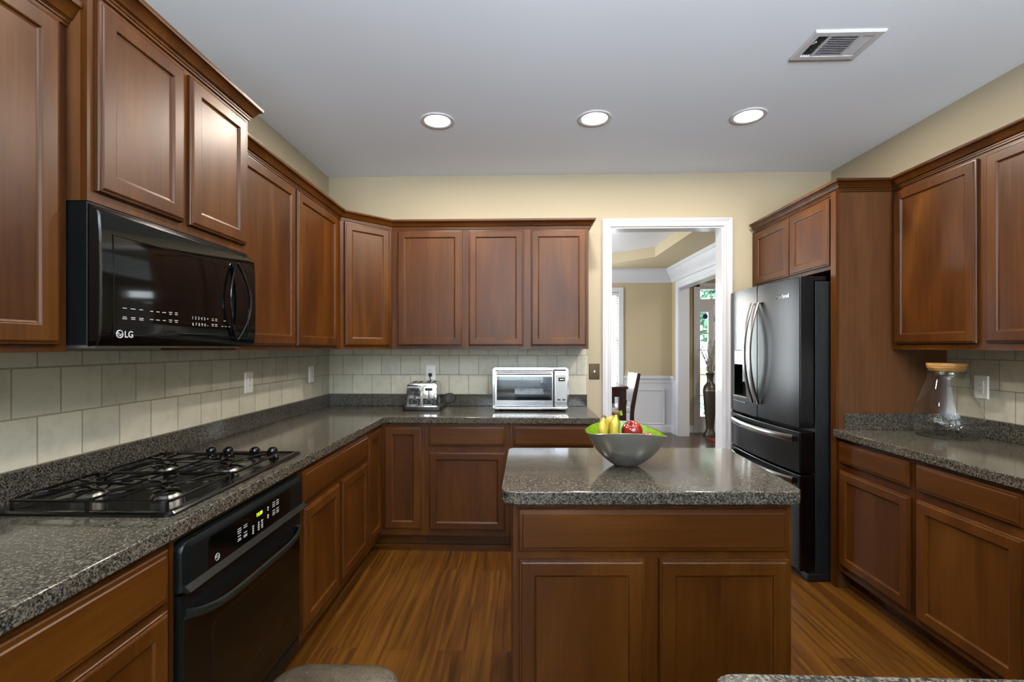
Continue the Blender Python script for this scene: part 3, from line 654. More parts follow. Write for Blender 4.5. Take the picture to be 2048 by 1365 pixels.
# right base cabinets: local x runs towards the camera
RR = -PI / 2; RF = 1.829; drr = R - RF - 0.002
cabinet('base_cabinet', 'cherry base cabinet beside the refrigerator panel, one drawer over one door', (RF, 2.806, 0), RR, 0.535, drr, 0.105, LB,
        [('drawer', 0.022, 0.512, 0.729, 0.845), ('door', 0.028, 0.518, 0.147, 0.684)], 1)
cabinet('base_cabinet', 'cherry base cabinet at the right edge of the photo, drawer over one door', (RF, 2.270, 0), RR, 0.525, drr, 0.105, LB,
        [('drawer', 0.020, 0.485, 0.729, 0.850), ('door', 0.020, 0.492, 0.137, 0.686)], 1)
cabinet('base_cabinet', 'cherry base cabinet nearest the camera on the right wall, two doors', (RF, 1.744, 0), RR, 1.02, drr, 0.105, LB,
        [('drawer', 0.020, 1.0, 0.729, 0.850), ('door', 0.020, 0.50, 0.137, 0.686), ('door', 0.52, 1.0, 0.137, 0.686)], 1)
# refrigerator surround
PY, FX = 2.808, 1.8346
t = thing('fridge_panel', 'tall cherry side panel standing between the refrigerator and the right worktop', 'panel', (FX + 0.3, PY + 0.01, 0))
g = G(); g.box(FX, R - 0.002, PY, PY + 0.019, 0.0, 2.345 - 0.06); g.obj('side_panel', M['wood_side'], t, world=True)
g = G(); g.box(FX - 0.019, FX, PY - 0.0005, PY + 0.045, 0.0, 2.285); g.obj('edge_stile', M['wood_v'], t, world=True)
cabinet('wall_cabinet', 'low cherry wall cabinet with two doors above the black refrigerator', (FX, D - 0.002, 0), RR, D - 0.002 - PY - 0.046, R - FX - 0.002, 1.845, 2.285,
        [('door', 0.072, 0.528, 1.868, 2.262), ('door', 0.545, 0.955, 1.868, 2.262)])
# wall cabinets
UB0, UT = 1.372, 2.262
ULF = -1.231
cabinet('wall_cabinet', 'cherry wall cabinet at the upper left corner, left of the microwave', (ULF, 0.345, 0), RL, 0.910, ULF - L - 0.002, UB0, UT,
        [('door', 0.455, 0.879, 1.392, 2.250), ('door', 0.010, 0.435, 1.392, 2.250)])
cabinet('wall_cabinet', 'taller and deeper cherry wall cabinet with two doors above the microwave', (-1.175, 1.2565, 0), RL, 0.764, -1.175 - L - 0.002, 1.785, 2.372,
        [('door', 0.022, 0.357, 1.817, 2.345), ('door', 0.388, 0.730, 1.817, 2.345)])
cabinet('wall_cabinet', 'cherry wall cabinet with two doors on the left wall, right of the microwave', (ULF, 2.0215, 0), RL, 1.195, ULF - L - 0.002, UB0, UT,
        [('door', 0.012, 0.525, 1.393, 2.248), ('door', 0.548, 1.122, 1.393, 2.248)])
UBF = 3.507
t = thing('corner_wall_cabinet', 'diagonal cherry corner wall cabinet with a single door', 'cabinet', (-1.24, 3.52, UB0))
g = G(); g.prism([(L + 0.002, 3.2175), (ULF - 0.013, 3.2175), (-0.9515, UBF + 0.013), (-0.9515, D - 0.002), (L + 0.002, D - 0.002)], UB0, UT); g.obj('cabinet_body', M['wood_side'], t, world=True)
dq = Vector((0.2795, 0.2895)); lq = dq.length; aq = math.atan2(dq.y, dq.x)
TQ = Matrix.Translation((ULF, 3.2175, 0)) @ Matrix.Rotation(aq, 4, 'Z')
g = G(); g.T = TQ; g.box(0.001, lq - 0.001, 0, 0.018, UB0, UT); g.obj('face_frame', M['wood_v'], t, world=True)
add_door(t, MW[t.name].inverted() @ TQ @ Matrix.Translation((0.030, -0.0003, 1.395)), lq - 0.058, 0.853)
cabinet('wall_cabinet', 'cherry wall cabinet with one wide door on the back wall above the toaster', (-0.951, UBF, 0), 0, 0.547, D - UBF - 0.002, UB0, UT,
        [('door', 0.043, 0.523, 1.396, 2.246)])
cabinet('wall_cabinet', 'cherry wall cabinet with two doors on the back wall above the toaster oven', (-0.404, UBF, 0), 0, 0.903, D - UBF - 0.002, UB0, UT,
        [('door', 0.024, 0.427, 1.396, 2.246), ('door', 0.482, 0.885, 1.396, 2.246)])
cabinet('wall_cabinet', 'cherry wall cabinet with two doors on the right wall above the glass jar', (2.130, 2.806, 0), RR, 1.08, R - 2.130 - 0.002, UB0, 2.285,
        [('door', 0.030, 0.520, 1.404, 2.262), ('door', 0.565, 1.055, 1.404, 2.262)])
# crown mouldings
CR = [(-0.002, 0), (0.006, 0.0), (0.006, 0.008), (0.010, 0.010), (0.010, 0.015), (0.014, 0.019), (0.018, 0.020), (0.022, 0.027), (0.034, 0.046), (0.038, 0.049), (0.044, 0.050), (0.046, 0.056), (0.046, 0.064), (-0.002, 0.064)]
def crown(label, path, z):
    g = G(); g.sweep(path, CR, lambda a, b, h: (a, b, z + h)); return tag(g.obj('crown_molding', M['wood_h'], smooth=True, angle=22), label, 'molding')
crown('cherry crown molding at the top left corner, on the cabinet left of the microwave cabinet', [(ULF, 0.345), (ULF, 1.2545)], UT - 0.008)
crown('raised cherry crown molding wrapping the taller cabinet above the microwave', [(L + 0.003, 1.2555), (-1.175, 1.2555), (-1.175, 2.021), (L + 0.003, 2.021)], 2.364)
crown('long cherry crown molding over the corner and back wall cabinets', [(ULF, 2.0225), (ULF, 3.2175), (-0.9515, UBF), (0.500, UBF), (0.500, D - 0.003)], UT - 0.006)
crown('cherry crown molding over the refrigerator cabinet and right wall cabinets', [(FX, D - 0.048), (FX, PY - 0.004), (2.130, PY - 0.004), (2.130, 1.726)], 2.279)

# ------------------------------------------------------------------ worktops
WT0, WT = 0.869, 0.914
t = thing('worktop', 'speckled grey granite worktop running along the left and back walls', 'countertop', (-1.2, 2.0, WT0))
CFX, CFY = -0.923, 3.203
g = G(); g.prism([(L + 0.002, 0.345), (CFX, 0.345), (CFX, CFY), (0.531, CFY), (0.531, D - 0.002), (L + 0.002, D - 0.002)], WT0 + 0.0005, WT); g.obj('slab', M['granite'], t, world=True, bevel=0.005, seg=3)
g = G(); g.prism([(L + 0.002, 0.345), (L + 0.021, 0.345), (L + 0.021, D - 0.021), (0.531, D - 0.021), (0.531, D - 0.002), (L + 0.002, D - 0.002)], WT, 1.006); g.obj('upstand', M['granite'], t, world=True, bevel=0.0025)
t = thing('worktop', 'speckled granite worktop on the right wall under the glass jar', 'countertop', (2.1, 2.0, WT0))
g = G(); g.prism([(1.800, 0.71), (R - 0.002, 0.71), (R - 0.002, PY - 0.001), (1.800, PY - 0.001)], WT0 + 0.0005, WT); g.obj('slab', M['granite'], t, world=True, bevel=0.005, seg=3)
g = G(); g.prism([(R - 0.021, 0.71), (R - 0.002, 0.71), (R - 0.002, PY - 0.001), (1.862, PY - 0.001), (1.862, PY - 0.020), (R - 0.021, PY - 0.020)], WT, 1.006); g.obj('upstand', M['granite'], t, world=True, bevel=0.0025)
# near peninsula (bottom right edge of the photo)
t = thing('peninsula', 'granite topped peninsula whose rounded corner shows at the bottom right edge', 'counter', (1.3, 0.36, 0))
g = G(); g.prism(rounded_poly([(0.272, 0.05), (R - 0.002, 0.05), (R - 0.002, 0.705), (0.272, 0.702)], [0.03, 0, 0, 0.04]), WT0 + 0.0005, WT); g.obj('slab', M['granite'], t, world=True, bevel=0.005, seg=3)
g = G(); g.box(0.31, R - 0.002, 0.10, 0.66, 0.0, WT0); g.obj('cabinet_body', M['wood_side'], t, world=True)
# island, turned slightly like the camera
IR = YAW
t = thing('kitchen_island', 'cherry kitchen island with a wide drawer, two doors and a granite top', 'island', (0, 0, 0), IR)
g = G(); g.box(0.028, 0.962, 1.623, 2.19, 0.105, WT0); g.obj('cabinet_body', M['wood_side'], t)
g = G(); g.box(0.028, 0.962, 1.604, 1.623, 0.0, WT0); g.obj('face_frame', M['wood_v'], t)
g = G(); g.box(0.028, 0.962, 1.66, 2.17, 0.0, 0.105); g.obj('plinth', M['wood_h'], t)
add_drawer(t, Matrix.Translation((0.046, 1.6037, 0.704)), 0.898, 0.141)
add_door(t, Matrix.Translation((0.047, 1.6037, 0.13)), 0.420, 0.547)
add_door(t, Matrix.Translation((0.515, 1.6037, 0.13)), 0.432, 0.547)
g = G(); g.prism(rounded_poly([(-0.013, 1.5556), (0.982, 1.5556), (1.043, 2.2365), (0.016, 2.2365)], [0.05, 0.05, 0.04, 0.04]), WT0 + 0.0005, WT); g.obj('slab', M['granite'], t, bevel=0.005, seg=3)

# tiled backsplashes
def splash(label, g, m): return tag(g.obj('tile_backsplash', m), label, 'backsplash')
g = G(); g.box(L + 0.0005, L + 0.008, 0.345, D - 0.009, 1.0065, UB0 - 0.0005); splash('square beige stone tile backsplash on the left wall behind the cooktop', g, M['tile_side'])
g = G(); g.box(L + 0.0085, 0.536, D - 0.008, D - 0.0005, 1.0065, UB0 - 0.0005); splash('square pale stone tile backsplash on the back wall behind the toaster', g, M['tile_back'])
g = G(); g.box(R - 0.008, R - 0.0005, 0.71, PY - 0.0005, 1.0065, UB0 - 0.0005); splash('square beige stone tile backsplash on the right wall behind the glass jar', g, M['tile_side'])

# ------------------------------------------------------------------ outlets and switch
def outlet(label, o, xax, nrm, switch=False):
    t = thing('wall_outlet', label, 'outlet', o, 0, 'white wall outlets')
    F = Matrix.Translation(o) @ Matrix.Translation((0, 0, 0)); x = Vector(xax); n = Vector(nrm)
    B = Matrix((x, -n, Vector((0, 0, 1)))).transposed().to_4x4(); B.translation = Vector(o)   # local: x along wall, -y to room
    g = G(); g.T = B; g.panel(0.080, 0.121, [(0, 0), (0, -0.003), (0.004, -0.0065)]); g.obj('cover_plate', M['plastic_w'], t, world=True, smooth=True, angle=25)
    g = G(); g.T = B @ Matrix.Translation((0.023, -0.0065, 0.026)); g.panel(0.034, 0.069, [(0, 0), (0.0008, -0.0022)]); r = g.obj('receptacle', M['plastic_w'], t, world=True)
    g = G(); g.T = B
    for z in (0.040, 0.070):
        g.box(0.034, 0.0355, -0.0092, -0.0082, z, z + 0.008); g.box(0.043, 0.0445, -0.0092, -0.0082, z, z + 0.008); g.box(0.038, 0.0405, -0.0092, -0.0082, z - 0.006, z - 0.003)
    g.box(0.036, 0.043, -0.0092, -0.0082, 0.0875, 0.0895)
    g.obj('slots', M['slot'], r, world=True)
    return t
outlet('white outlet on the left tile backsplash, nearer the cooktop', (L + 0.008, 2.637, 1.123), (0, 1, 0), (1, 0, 0))
outlet('white outlet on the left tile backsplash, close to the far corner', (L + 0.008, 3.452, 1.123), (0, 1, 0), (1, 0, 0))
outlet('white outlet on the right wall tiles behind the glass jar', (R - 0.008, 2.642, 1.113), (0, -1, 0), (-1, 0, 0))
oT = outlet('white outlet on the back wall tiles above the toaster with a plug in it', (-0.762, D - 0.008, 1.120), (1, 0, 0), (0, -1, 0))
t = thing('light_switch', 'dark bronze light switch plate beside the white doorway', 'switch', (0.59, D, 1.13))
g = G(); g.T = Matrix.Translation((0.549, D - 0.0005, 1.130)); g.panel(0.083, 0.123, [(0, 0), (0, -0.003), (0.004, -0.007), (0.010, -0.0075)]); g.obj('cover_plate', M['bronze'], t, world=True, smooth=True, angle=25)
g = G(); g.box(0.586, 0.596, D - 0.019, D - 0.007, 1.184, 1.200); g.obj('toggle', M['plastic_w'], t, world=True, bevel=0.002)

# ------------------------------------------------------------------ ceiling lights and vent
def can_light(i, j, label):
    x, y = CAN_X[i], CAN_Y[j]
    t = thing('recessed_light', label, 'ceiling light', (x, y, H), 0, 'recessed ceiling lights')
    g = G(); g.lathe([(0.076, -0.001), (0.078, -0.006), (0.090, -0.009), (0.099, -0.007), (0.103, -0.0005)], 40); g.obj('trim_ring', M['white'], t, smooth=True)
    g = G(); g.lathe([(0.0, -0.0035), (0.0775, -0.0035)], 40); g.obj('lens', M['lens'], t, smooth=True)
    l = area('recessed_lamp_light', (x, y, H - 0.012), (0, 0, 0), 0.145, 0.145, CAN_W[j], (1.0, 0.88, 0.74), shape='DISK')
    return t
for i, nm in enumerate(('left', 'middle', 'right')):
    can_light(i, 0, 'bright round recessed ceiling light, %s of the three in the row' % ('leftmost', 'middle', 'rightmost')[i])
for j in (1, 2):
    for i in range(3): can_light(i, j, 'round recessed ceiling light in a row behind the visible row')
def uplight(x, y):  # hanging uplights added out of view to brighten the ceiling
    t = thing('added_uplight', 'added bowl uplight out of view behind the camera, brightens the ceiling', 'added light', (x, y, H), 0, 'added uplights')
    g = G(); g.lathe([(0, 0), (0.06, 0), (0.055, -0.02), (0.01, -0.03), (0, -0.03)], 24); g.tube([(0, 0, -0.02), (0, 0, -0.95)], 0.006, 8); g.obj('stem', M['bronze'], t, smooth=True, angle=40)
    g = G(); g.lathe([(0.0, -1.02), (0.08, -1.01), (0.15, -0.97), (0.19, -0.90), (0.185, -0.90), (0.145, -0.96), (0.08, -1.00), (0.0, -1.01)], 32); g.obj('lamp_shade', M['white'], t, smooth=True, angle=60)
    area('added_ceiling_fill', (x, y, H - 0.90), (PI, 0, 0), 0.26, 0.26, UP_W, (0.86, 0.93, 1.0), shape='DISK')
for y in (-0.75, -2.3): uplight(0.45, y)
t = thing('ceiling_vent', 'white rectangular air vent on the ceiling at upper right', 'vent', (1.44, 2.226, H))
vx0, vx1, vy0, vy1 = 1.289, 1.594, 2.122, 2.330
g = G(); g.sweep([(vx0, vy0), (vx1, vy0), (vx1, vy1), (vx0, vy1)], [(0, 0), (0, 0.005), (-0.005, 0.011), (-0.030, 0.011), (-0.032, 0.006), (-0.032, 0.001)], lambda a, b, h: (a, b, H - h), closed=True)
for cx in (1.372, 1.505): g.box(cx - 0.006, cx + 0.006, vy0 + 0.03, vy1 - 0.03, H - 0.010, H - 0.001)
g.obj('frame', M['white'], t, world=True, smooth=True, angle=30)
g = G(); g.box(vx0 + 0.03, vx1 - 0.03, vy0 + 0.03, vy1 - 0.03, H - 0.0012, H - 0.0004); g.obj('duct_opening', M['slot'], t, world=True)
def slat(g, a, b, up_dir):
    a, b, u = Vector(a), Vector(b), Vector(up_dir)
    p = [g.v(q) for q in (a, b, b + u, a + u)]; g.f(p)
    k = Vector((0, 0, -0.001)); g.f([g.v(q + k) for q in (a, b, b + u, a + u)])
g = G()
for k in range(11):
    y = vy0 + 0.036 + k * 0.0128; slat(g, (1.378, y, H - 0.010), (1.499, y, H - 0.010), (0, 0.007, 0.009))
for k in range(4):
    x = vx0 + 0.040 + k * 0.0105; slat(g, (x, vy0 + 0.03, H - 0.010), (x, vy1 - 0.03, H - 0.010), (0.006, 0, 0.009))
for k in range(5):
    x = 1.515 + k * 0.0105; slat(g, (x, vy0 + 0.03, H - 0.010), (x, vy1 - 0.03, H - 0.010), (-0.009, 0, 0.008))
g.obj('louvers', M['white'], t, world=True)
g = G(); g.tube([(vx0 + 0.034, vy0 + 0.085, H - 0.010), (vx0 + 0.030, vy0 + 0.05, H - 0.022)], 0.003, 6); g.obj('damper_lever', M['white'], t, world=True)

# ------------------------------------------------------------------ microwave
t = thing('microwave', 'black over the range microwave hung under the left wall cabinets', 'microwave', (-1.35, 1.64, 1.387))
mz0, mz1 = 1.387, 1.783
g = G(); g.box(L + 0.0095, -1.175, 1.2575, 2.0195, mz0 + 0.004, mz1); g.obj('housing', M['blacksatin'], t, world=True, bevel=0.002)
# curved glossy door: bowed slightly outward top to bottom
g = G(); rows = []
prof = [(-1.174, mz0), (-1.150, mz0 + 0.002), (-1.1425, mz0 + 0.020), (-1.1385, mz0 + 0.05), (-1.137, mz0 + 0.12), (-1.137, mz0 + 0.22), (-1.139, mz0 + 0.31), (-1.1425, mz1 - 0.036), (-1.146, mz1 - 0.024), (-1.174, mz1 - 0.006)]
ys = [1.258, 1.262, 1.64, 2.014, 2.018]
for k, y in enumerate(ys):
    dx = -0.004 if k in (0, 4) else 0
    rows.append([g.v((x + (dx if i not in (0, len(prof) - 1) else 0), y, z)) for i, (x, z) in enumerate(prof)])
for a, b in zip(rows[:-1], rows[1:]):
    for i in range(len(prof)): g.f([a[i], a[(i + 1) % len(prof)], b[(i + 1) % len(prof)], b[i]])
g.f(rows[0]); g.f(rows[-1][::-1])
dm = g.obj('door', M['blackgloss'], t, world=True, smooth=True, angle=30)
# window outline on the door
g = G(); g.sweep([(1.30, 1.423), (1.955, 1.423), (1.955, 1.700), (1.30, 1.700)], [(0, 0), (0, 0.0012), (0.002, 0.0012), (0.002, 0)], lambda a, b, h: (-1.1368 - max(0, abs(b - 1.56) - 0.09) * 0.02 + h, a, b), closed=True)
g.obj('door_frame_line', M['blacksatin'], dm, world=True)
# curved lens shaped handle
for s_, w_ in ((1, 'handle'),):
    g = G(); yc, zc, hh = 1.865, 1.566, 0.152
    up_ = [];
    pts = []
    n = 16
    for k in range(n + 1):
        a = -1 + 2 * k / n; pts.append((-1.126 + 0.024 * (1 - a * a), yc + 0.052 * (1 - a * a), zc + hh * a))
    g.tube(pts, [0.005 + 0.004 * (1 - abs(-1 + 2 * k / n)) for k in range(n + 1)], 8)
    pts = [( -1.130 + 0.008 * (1 - (-1 + 2 * k / n) ** 2), yc - 0.050 * (1 - (-1 + 2 * k / n) ** 2), zc + hh * (-1 + 2 * k / n)) for k in range(n + 1)]
    g.tube(pts, 0.0045, 8)
    g.obj('handle', M['blackgloss'], dm, world=True, smooth=True)
def onm(y, z): return frame_on((-1.1366, y, z), (0, 1, 0), (0, 0, 1))
text('digit_row', '1  2  3  4  5  +', 0.0150, onm(1.660, 1.4870), M['print'], dm)
text('digit_row', '6  7  8  9  0  -', 0.0150, onm(1.660, 1.4650), M['print'], dm)
g = G(); g.T = onm(1.318, 1.4225)
g.tube([(0.0105 * math.cos(q * PI / 12), 0.0105 * math.sin(q * PI / 12), 0.0003) for q in range(24)], 0.0018, 5, closed=True)
g.tube([(0.005 * math.cos(q), 0.005 * math.sin(q), 0.0004) for q in (0, -0.5, -1.0, -1.6, -2.2, -2.9, -3.5, -4.2)], 0.0014, 5)
g.box(-0.001, 0.009, -0.001, 0.001, 0, 0.0012); g.obj('round_emblem', M['print'], dm, world=True)
text('brand_letters', 'LG', 0.026, onm(1.350, 1.4215), M['print'], dm, bold=0.0006)
g = G()
def bars(g, y0, dy, n, z, w=0.018, h=0.0022, T_=onm):
    for k in range(n):
        g.T = T_(y0 + dy * k, z); ww = w * random.uniform(0.7, 1.0)
        g.box(-ww / 2, ww / 2, -h / 2, h / 2, 0, 0.0005)
bars(g, 1.335, 0.030, 3, 1.4975); bars(g, 1.335, 0.030, 3, 1.4720); bars(g, 1.335, 0.030, 3, 1.4670)
bars(g, 1.435, 0.026, 3, 1.4960, 0.016); bars(g, 1.435, 0.026, 3, 1.4705, 0.015); bars(g, 1.515, 0.026, 2, 1.4985, 0.016); bars(g, 1.515, 0.026, 2, 1.4925, 0.013); bars(g, 1.515, 0.026, 2, 1.4735, 0.016); bars(g, 1.515, 0.026, 2, 1.4675, 0.013)
for dz in (0.0, 0.006, 0.020, 0.026): bars(g, 1.728, 0.020, 2, 1.464 + dz, 0.013)
bars(g, 1.785, 0.022, 3, 1.465, 0.014); bars(g, 1.80, 0.022, 1, 1.486, 0.016)
g.obj('printed_legend', M['print'], dm, world=True)
g = G(); g.box(L + 0.05, -1.19, 1.30, 1.98, mz0 - 0.004, mz0 + 0.005); g.obj('underside_grille', M['steel_pan'], t, world=True)
g = G(); g.tube([(-1.245, 1.2578, 1.752), (-1.245, 1.2545, 1.752)], 0.006, 10); g.obj('side_screw', M['alum'], t, world=True)

# ------------------------------------------------------------------ wall oven
t = thing('wall_oven', 'black built in oven below the gas cooktop', 'oven', (-1.2, 1.64, 0.16))
oy0, oy1 = 1.281, 2.001
g = G(); g.box(-1.38, -0.953, oy0 + 0.005, oy1 - 0.001, 0.125, 0.846); g.obj('oven_body', M['blacksatin'], t, world=True)
g = G()  # control panel: rounded upper corners, raised in the middle
T_ = Matrix.Translation((-0.9505, oy0 - 0.004, 0.708)) @ Matrix.Rotation(PI / 2, 4, 'Z')
pw, ph = oy1 - oy0 + 0.006, 0.140
def rr(i, y, r):
    w0, h0 = pw - i, ph - i
    pts = [(i, 0 + i * 0.2), (w0, 0 + i * 0.2)]
    for k in range(6):
        a = k / 5 * PI / 2; pts.append((w0 - r + r * math.cos(a), h0 - r + r * math.sin(a)))
    for k in range(6):
        a = PI / 2 + k / 5 * PI / 2; pts.append((i + r + r * math.cos(a), h0 - r + r * math.sin(a)))
    return [g.v(T_ @ Vector((x, y, z))) for x, z in pts]
rows = [rr(0, 0, 0.032), rr(0, -0.012, 0.032), rr(0.004, -0.021, 0.030), rr(0.020, -0.029, 0.026), rr(0.024, -0.029, 0.024)]
for a, b in zip(rows[:-1], rows[1:]):
    for k in range(len(a)): g.f([a[k], a[(k + 1) % len(a)], b[(k + 1) % len(a)], b[k]])
g.f(rows[-1]); g.f(rows[0][::-1])
cp = g.obj('control_panel', M['blacksatin'], t, world=True, smooth=True, angle=28)
def ono(y, z, x=-0.9214): return frame_on((x, y, z), (0, 1, 0), (0, 0, 1))
g = G(); pts = rot_rect(1.632, 0.774, 0.50, 0.094, 0.014); g.T = Matrix(((0, 0, 1, 0), (1, 0, 0, 0), (0, 1, 0, 0), (0, 0, 0, 1))); g.prism(pts, -0.9216, -0.9206); g.obj('touch_panel', M['blackgloss'], cp, world=True)
g = G(); g.T = ono(1.421, 0.748, -0.9203); g.tube([(0.010 * math.cos(q * PI / 12), 0.010 * math.sin(q * PI / 12), 0.0003) for q in range(24)], 0.0011, 5, closed=True); g.obj('round_emblem', M['print'], cp, world=True)
text('emblem_letters', 'GE', 0.010, ono(1.421, 0.7478, -0.9203), M['print'], cp)
text('clock_digits', '11:39', 0.0175, ono(1.655, 0.797, -0.9202), M['digits'], cp)
g = G()
def onb(y, z): return ono(y, z, -0.9203)
for z, n in ((0.790, 2), (0.783, 2), (0.776, 1), (0.766, 2), (0.757, 2), (0.752, 2)): bars(g, 1.535, 0.034, n, z, 0.022, 0.003, onb)
for y in (1.615, 1.650, 1.672):
    for z in (0.744, 0.752, 0.760, 0.768): bars(g, y, 0.03, 1, z, 0.012, 0.005, onb)
for z in (0.800, 0.792, 0.772, 0.764): bars(g, 1.712, 0.03, 1, z, 0.013, 0.005, onb)
for z in (0.806, 0.798, 0.791, 0.776, 0.768, 0.761): bars(g, 1.752, 0.028, 2, z, 0.020, 0.003, onb)
g.obj('printed_legend', M['print'], cp, world=True)
# sloped lip added under the panel to catch a line of light
g = G(); pr_ = [(-0.9505, 0.7085), (-0.906, 0.7085), (-0.904, 0.7115), (-0.9205, 0.727), (-0.9505, 0.727)]
a = [g.v((x, oy0, z)) for x, z in pr_]; b = [g.v((x, oy1 - 0.002, z)) for x, z in pr_]
for i in range(5): g.f([a[i], a[(i + 1) % 5], b[(i + 1) % 5], b[i]])
g.f(a); g.f(b[::-1]); g.obj('lower_lip', M['oven_lip'], cp, world=True, smooth=True, angle=30)
# door
T_ = Matrix.Translation((-0.9505, oy0, 0.168)) @ Matrix.Rotation(PI / 2, 4, 'Z')
g = G(); g.T = T_; g.panel(oy1 - oy0, 0.530, [(0, 0), (0, -0.012), (0.003, -0.015), (0.010, -0.016)]); od = g.obj('oven_door', M['blacksatin'], t, world=True, smooth=True, angle=25)
g = G(); g.T = T_ @ Matrix.Translation((0.012, 0, 0.012)); g.panel(oy1 - oy0 - 0.024, 0.43, [(0, -0.0162), (0.0005, -0.0172)]); g.obj('door_glass', M['ovenglass'], od, world=True)
g = G(); g.sweep(rot_rect(1.634, 0.425, 0.43, 0.25, 0.03, 4), [(0, 0), (0, 0.0006), (0.0022, 0.0006), (0.0022, 0)], lambda a, b, h: (-0.9332 + h, a, b), closed=True); g.obj('window_outline', M['oven_lip'], od, world=True)
g = G(); n = 22; pts = []
for k in range(n + 1):
    u = k / n; a = 2 * u - 1; y = 1.296 + (1.982 - 1.296) * u
    pts.append((-0.900 - 0.034 * abs(a) ** 6, y, 0.612 + 0.030 * abs(a) ** 4 * (1 if a < 0 else 0.4)))
g.tube(pts, [0.0095 if 0 < k < n else 0.012 for k in range(n + 1)], 10, flat=(1.3, 0.9)); g.obj('door_handle', M['oven_lip'], od, world=True, smooth=True)
g = G(); g.box(-0.952, -0.942, oy0, oy1, 0.108, 0.163); g.box(-0.942, -0.938, oy0, oy1, 0.150, 0.156); g.obj('lower_trim', M['blacksatin'], t, world=True, bevel=0.002)

# ------------------------------------------------------------------ gas cooktop
t = thing('gas_cooktop', 'black gas cooktop with wire grates set into the left worktop', 'cooktop', (-1.22, 1.67, WT))
kx0, kx1, ky0, ky1 = -1.485, -0.966, 1.285, 2.083; kz = WT + 0.0006
g = G(); g.T = Matrix.Translation((0, 0, kz))
pl = [(0, 0.0), (0.0, 0.006), (0.006, 0.011), (0.020, 0.012), (0.030, 0.008)]
rows = []
for i, z in pl: rows.append([g.v((x, y, z)) for x, y in rot_rect((kx0 + kx1) / 2, (ky0 + ky1) / 2, kx1 - kx0 - 2 * i, ky1 - ky0 - 2 * i, max(0.004, 0.020 - i * 0.4), 4)])
for a, b in zip(rows[:-1], rows[1:]):
    for k in range(len(a)): g.f([a[k], a[(k + 1) % len(a)], b[(k + 1) % len(a)], b[k]])
g.f(rows[-1]); g.f(rows[0][::-1])
g.obj('cooktop_plate', M['blackenamel'], t, world=True, smooth=True, angle=30)
bz = kz + 0.008
BURN = [(-1.355, 1.455), (-1.105, 1.455), (-1.355, 1.765), (-1.105, 1.765)]
for (x, y) in BURN:
    g = G(); g.lathe([(0.0, 0.010), (0.020, 0.010), (0.032, 0.009), (0.037, 0.006), (0.042, 0.0)], 28, (x, y, bz)); b_ = g.obj('burner', M['alum'], t, world=True, smooth=True)
    g = G(); g.lathe([(0.0, 0.020), (0.026, 0.020), (0.034, 0.017), (0.035, 0.013), (0.032, 0.0105), (0.0, 0.0105)], 28, (x, y, bz)); g.obj('burner_cap', M['blackenamel'], b_, world=True, smooth=True)
    g = G(); g.tube([(x + 0.043, y + 0.018, bz), (x + 0.043, y + 0.018, bz + 0.009)], 0.002, 6); g.obj('igniter', M['alum'], b_, world=True)
gz = kz + 0.034
def uloop(g, base, tip, half, r=0.0048):
    """wire loop starting and ending on the frame, rounding near the tip"""
    b, tp = Vector(base), Vector(tip); d = (tp - b); ln = d.length; d.normalize(); n = Vector((-d.y, d.x))
    pts = []
    K_ = 12; hw = half * 0.62
    for k in range(-3, K_ + 4):
        if k < 0: al, wv = (ln - hw) * (k + 3) / 3, -hw - (half - hw) * (-k / 3) ** 2
        elif k > K_: al, wv = (ln - hw) * (K_ + 3 - k) / 3, hw + (half - hw) * ((k - K_) / 3) ** 2
        else: al, wv = ln - hw + hw * math.sin(PI * k / K_), -hw * math.cos(PI * k / K_)
        pts.append((b.x + d.x * al + n.x * wv, b.y + d.y * al + n.y * wv, gz + 0.004 * al / ln))
    g.tube(pts, r, 6)
for (a, b_) in ((1.312, 1.608), (1.620, 1.916)):
    g = G(); x0, x1 = -1.462, -0.992
    fr = rot_rect((x0 + x1) / 2, (a + b_) / 2, x1 - x0, b_ - a, 0.025, 4)
    g.tube([(x, y, gz) for x, y in fr], 0.0045, 6, closed=True)
    for x, y in ((x0 + 0.008, a + 0.008), (x1 - 0.008, a + 0.008), (x0 + 0.008, b_ - 0.008), (x1 - 0.008, b_ - 0.008), ((x0 + x1) / 2, a), ((x0 + x1) / 2, b_)):
        g.tube([(x, y, gz), (x, y, kz + 0.0085)], 0.005, 6)
    xm = (x0 + x1) / 2; ym = (a + b_) / 2
    g.tube([(xm, a, gz), (xm, b_, gz)], 0.004, 6)
    for c0, c1, xc in ((x0, xm, (x0 + xm) / 2), (xm, x1, (xm + x1) / 2)):
        uloop(g, (xc, a, 0), (xc, ym - 0.022, 0), 0.070); uloop(g, (xc, b_, 0), (xc, ym + 0.022, 0), 0.070)
        uloop(g, (c0, ym, 0), (xc - 0.022, ym, 0), 0.080); uloop(g, (c1, ym, 0), (xc + 0.022, ym, 0), 0.080)
    g.obj('grate', M['wire'], t, world=True, smooth=True)
for x in (-1.325, -1.250, -1.135, -1.058):
    y = 2.005
    g = G(); g.lathe([(0.0, 0.036), (0.009, 0.035), (0.016, 0.031), (0.0205, 0.023), (0.0205, 0.015), (0.017, 0.009), (0.022, 0.005), (0.025, 0.0)], 28, (x, y, kz + 0.0085))
    g.box(x - 0.003, x + 0.003, y - 0.026, y + 0.026, kz + 0.016, kz + 0.030); g.obj('control_knob', M['blackgloss'], t, world=True, smooth=True, angle=30)

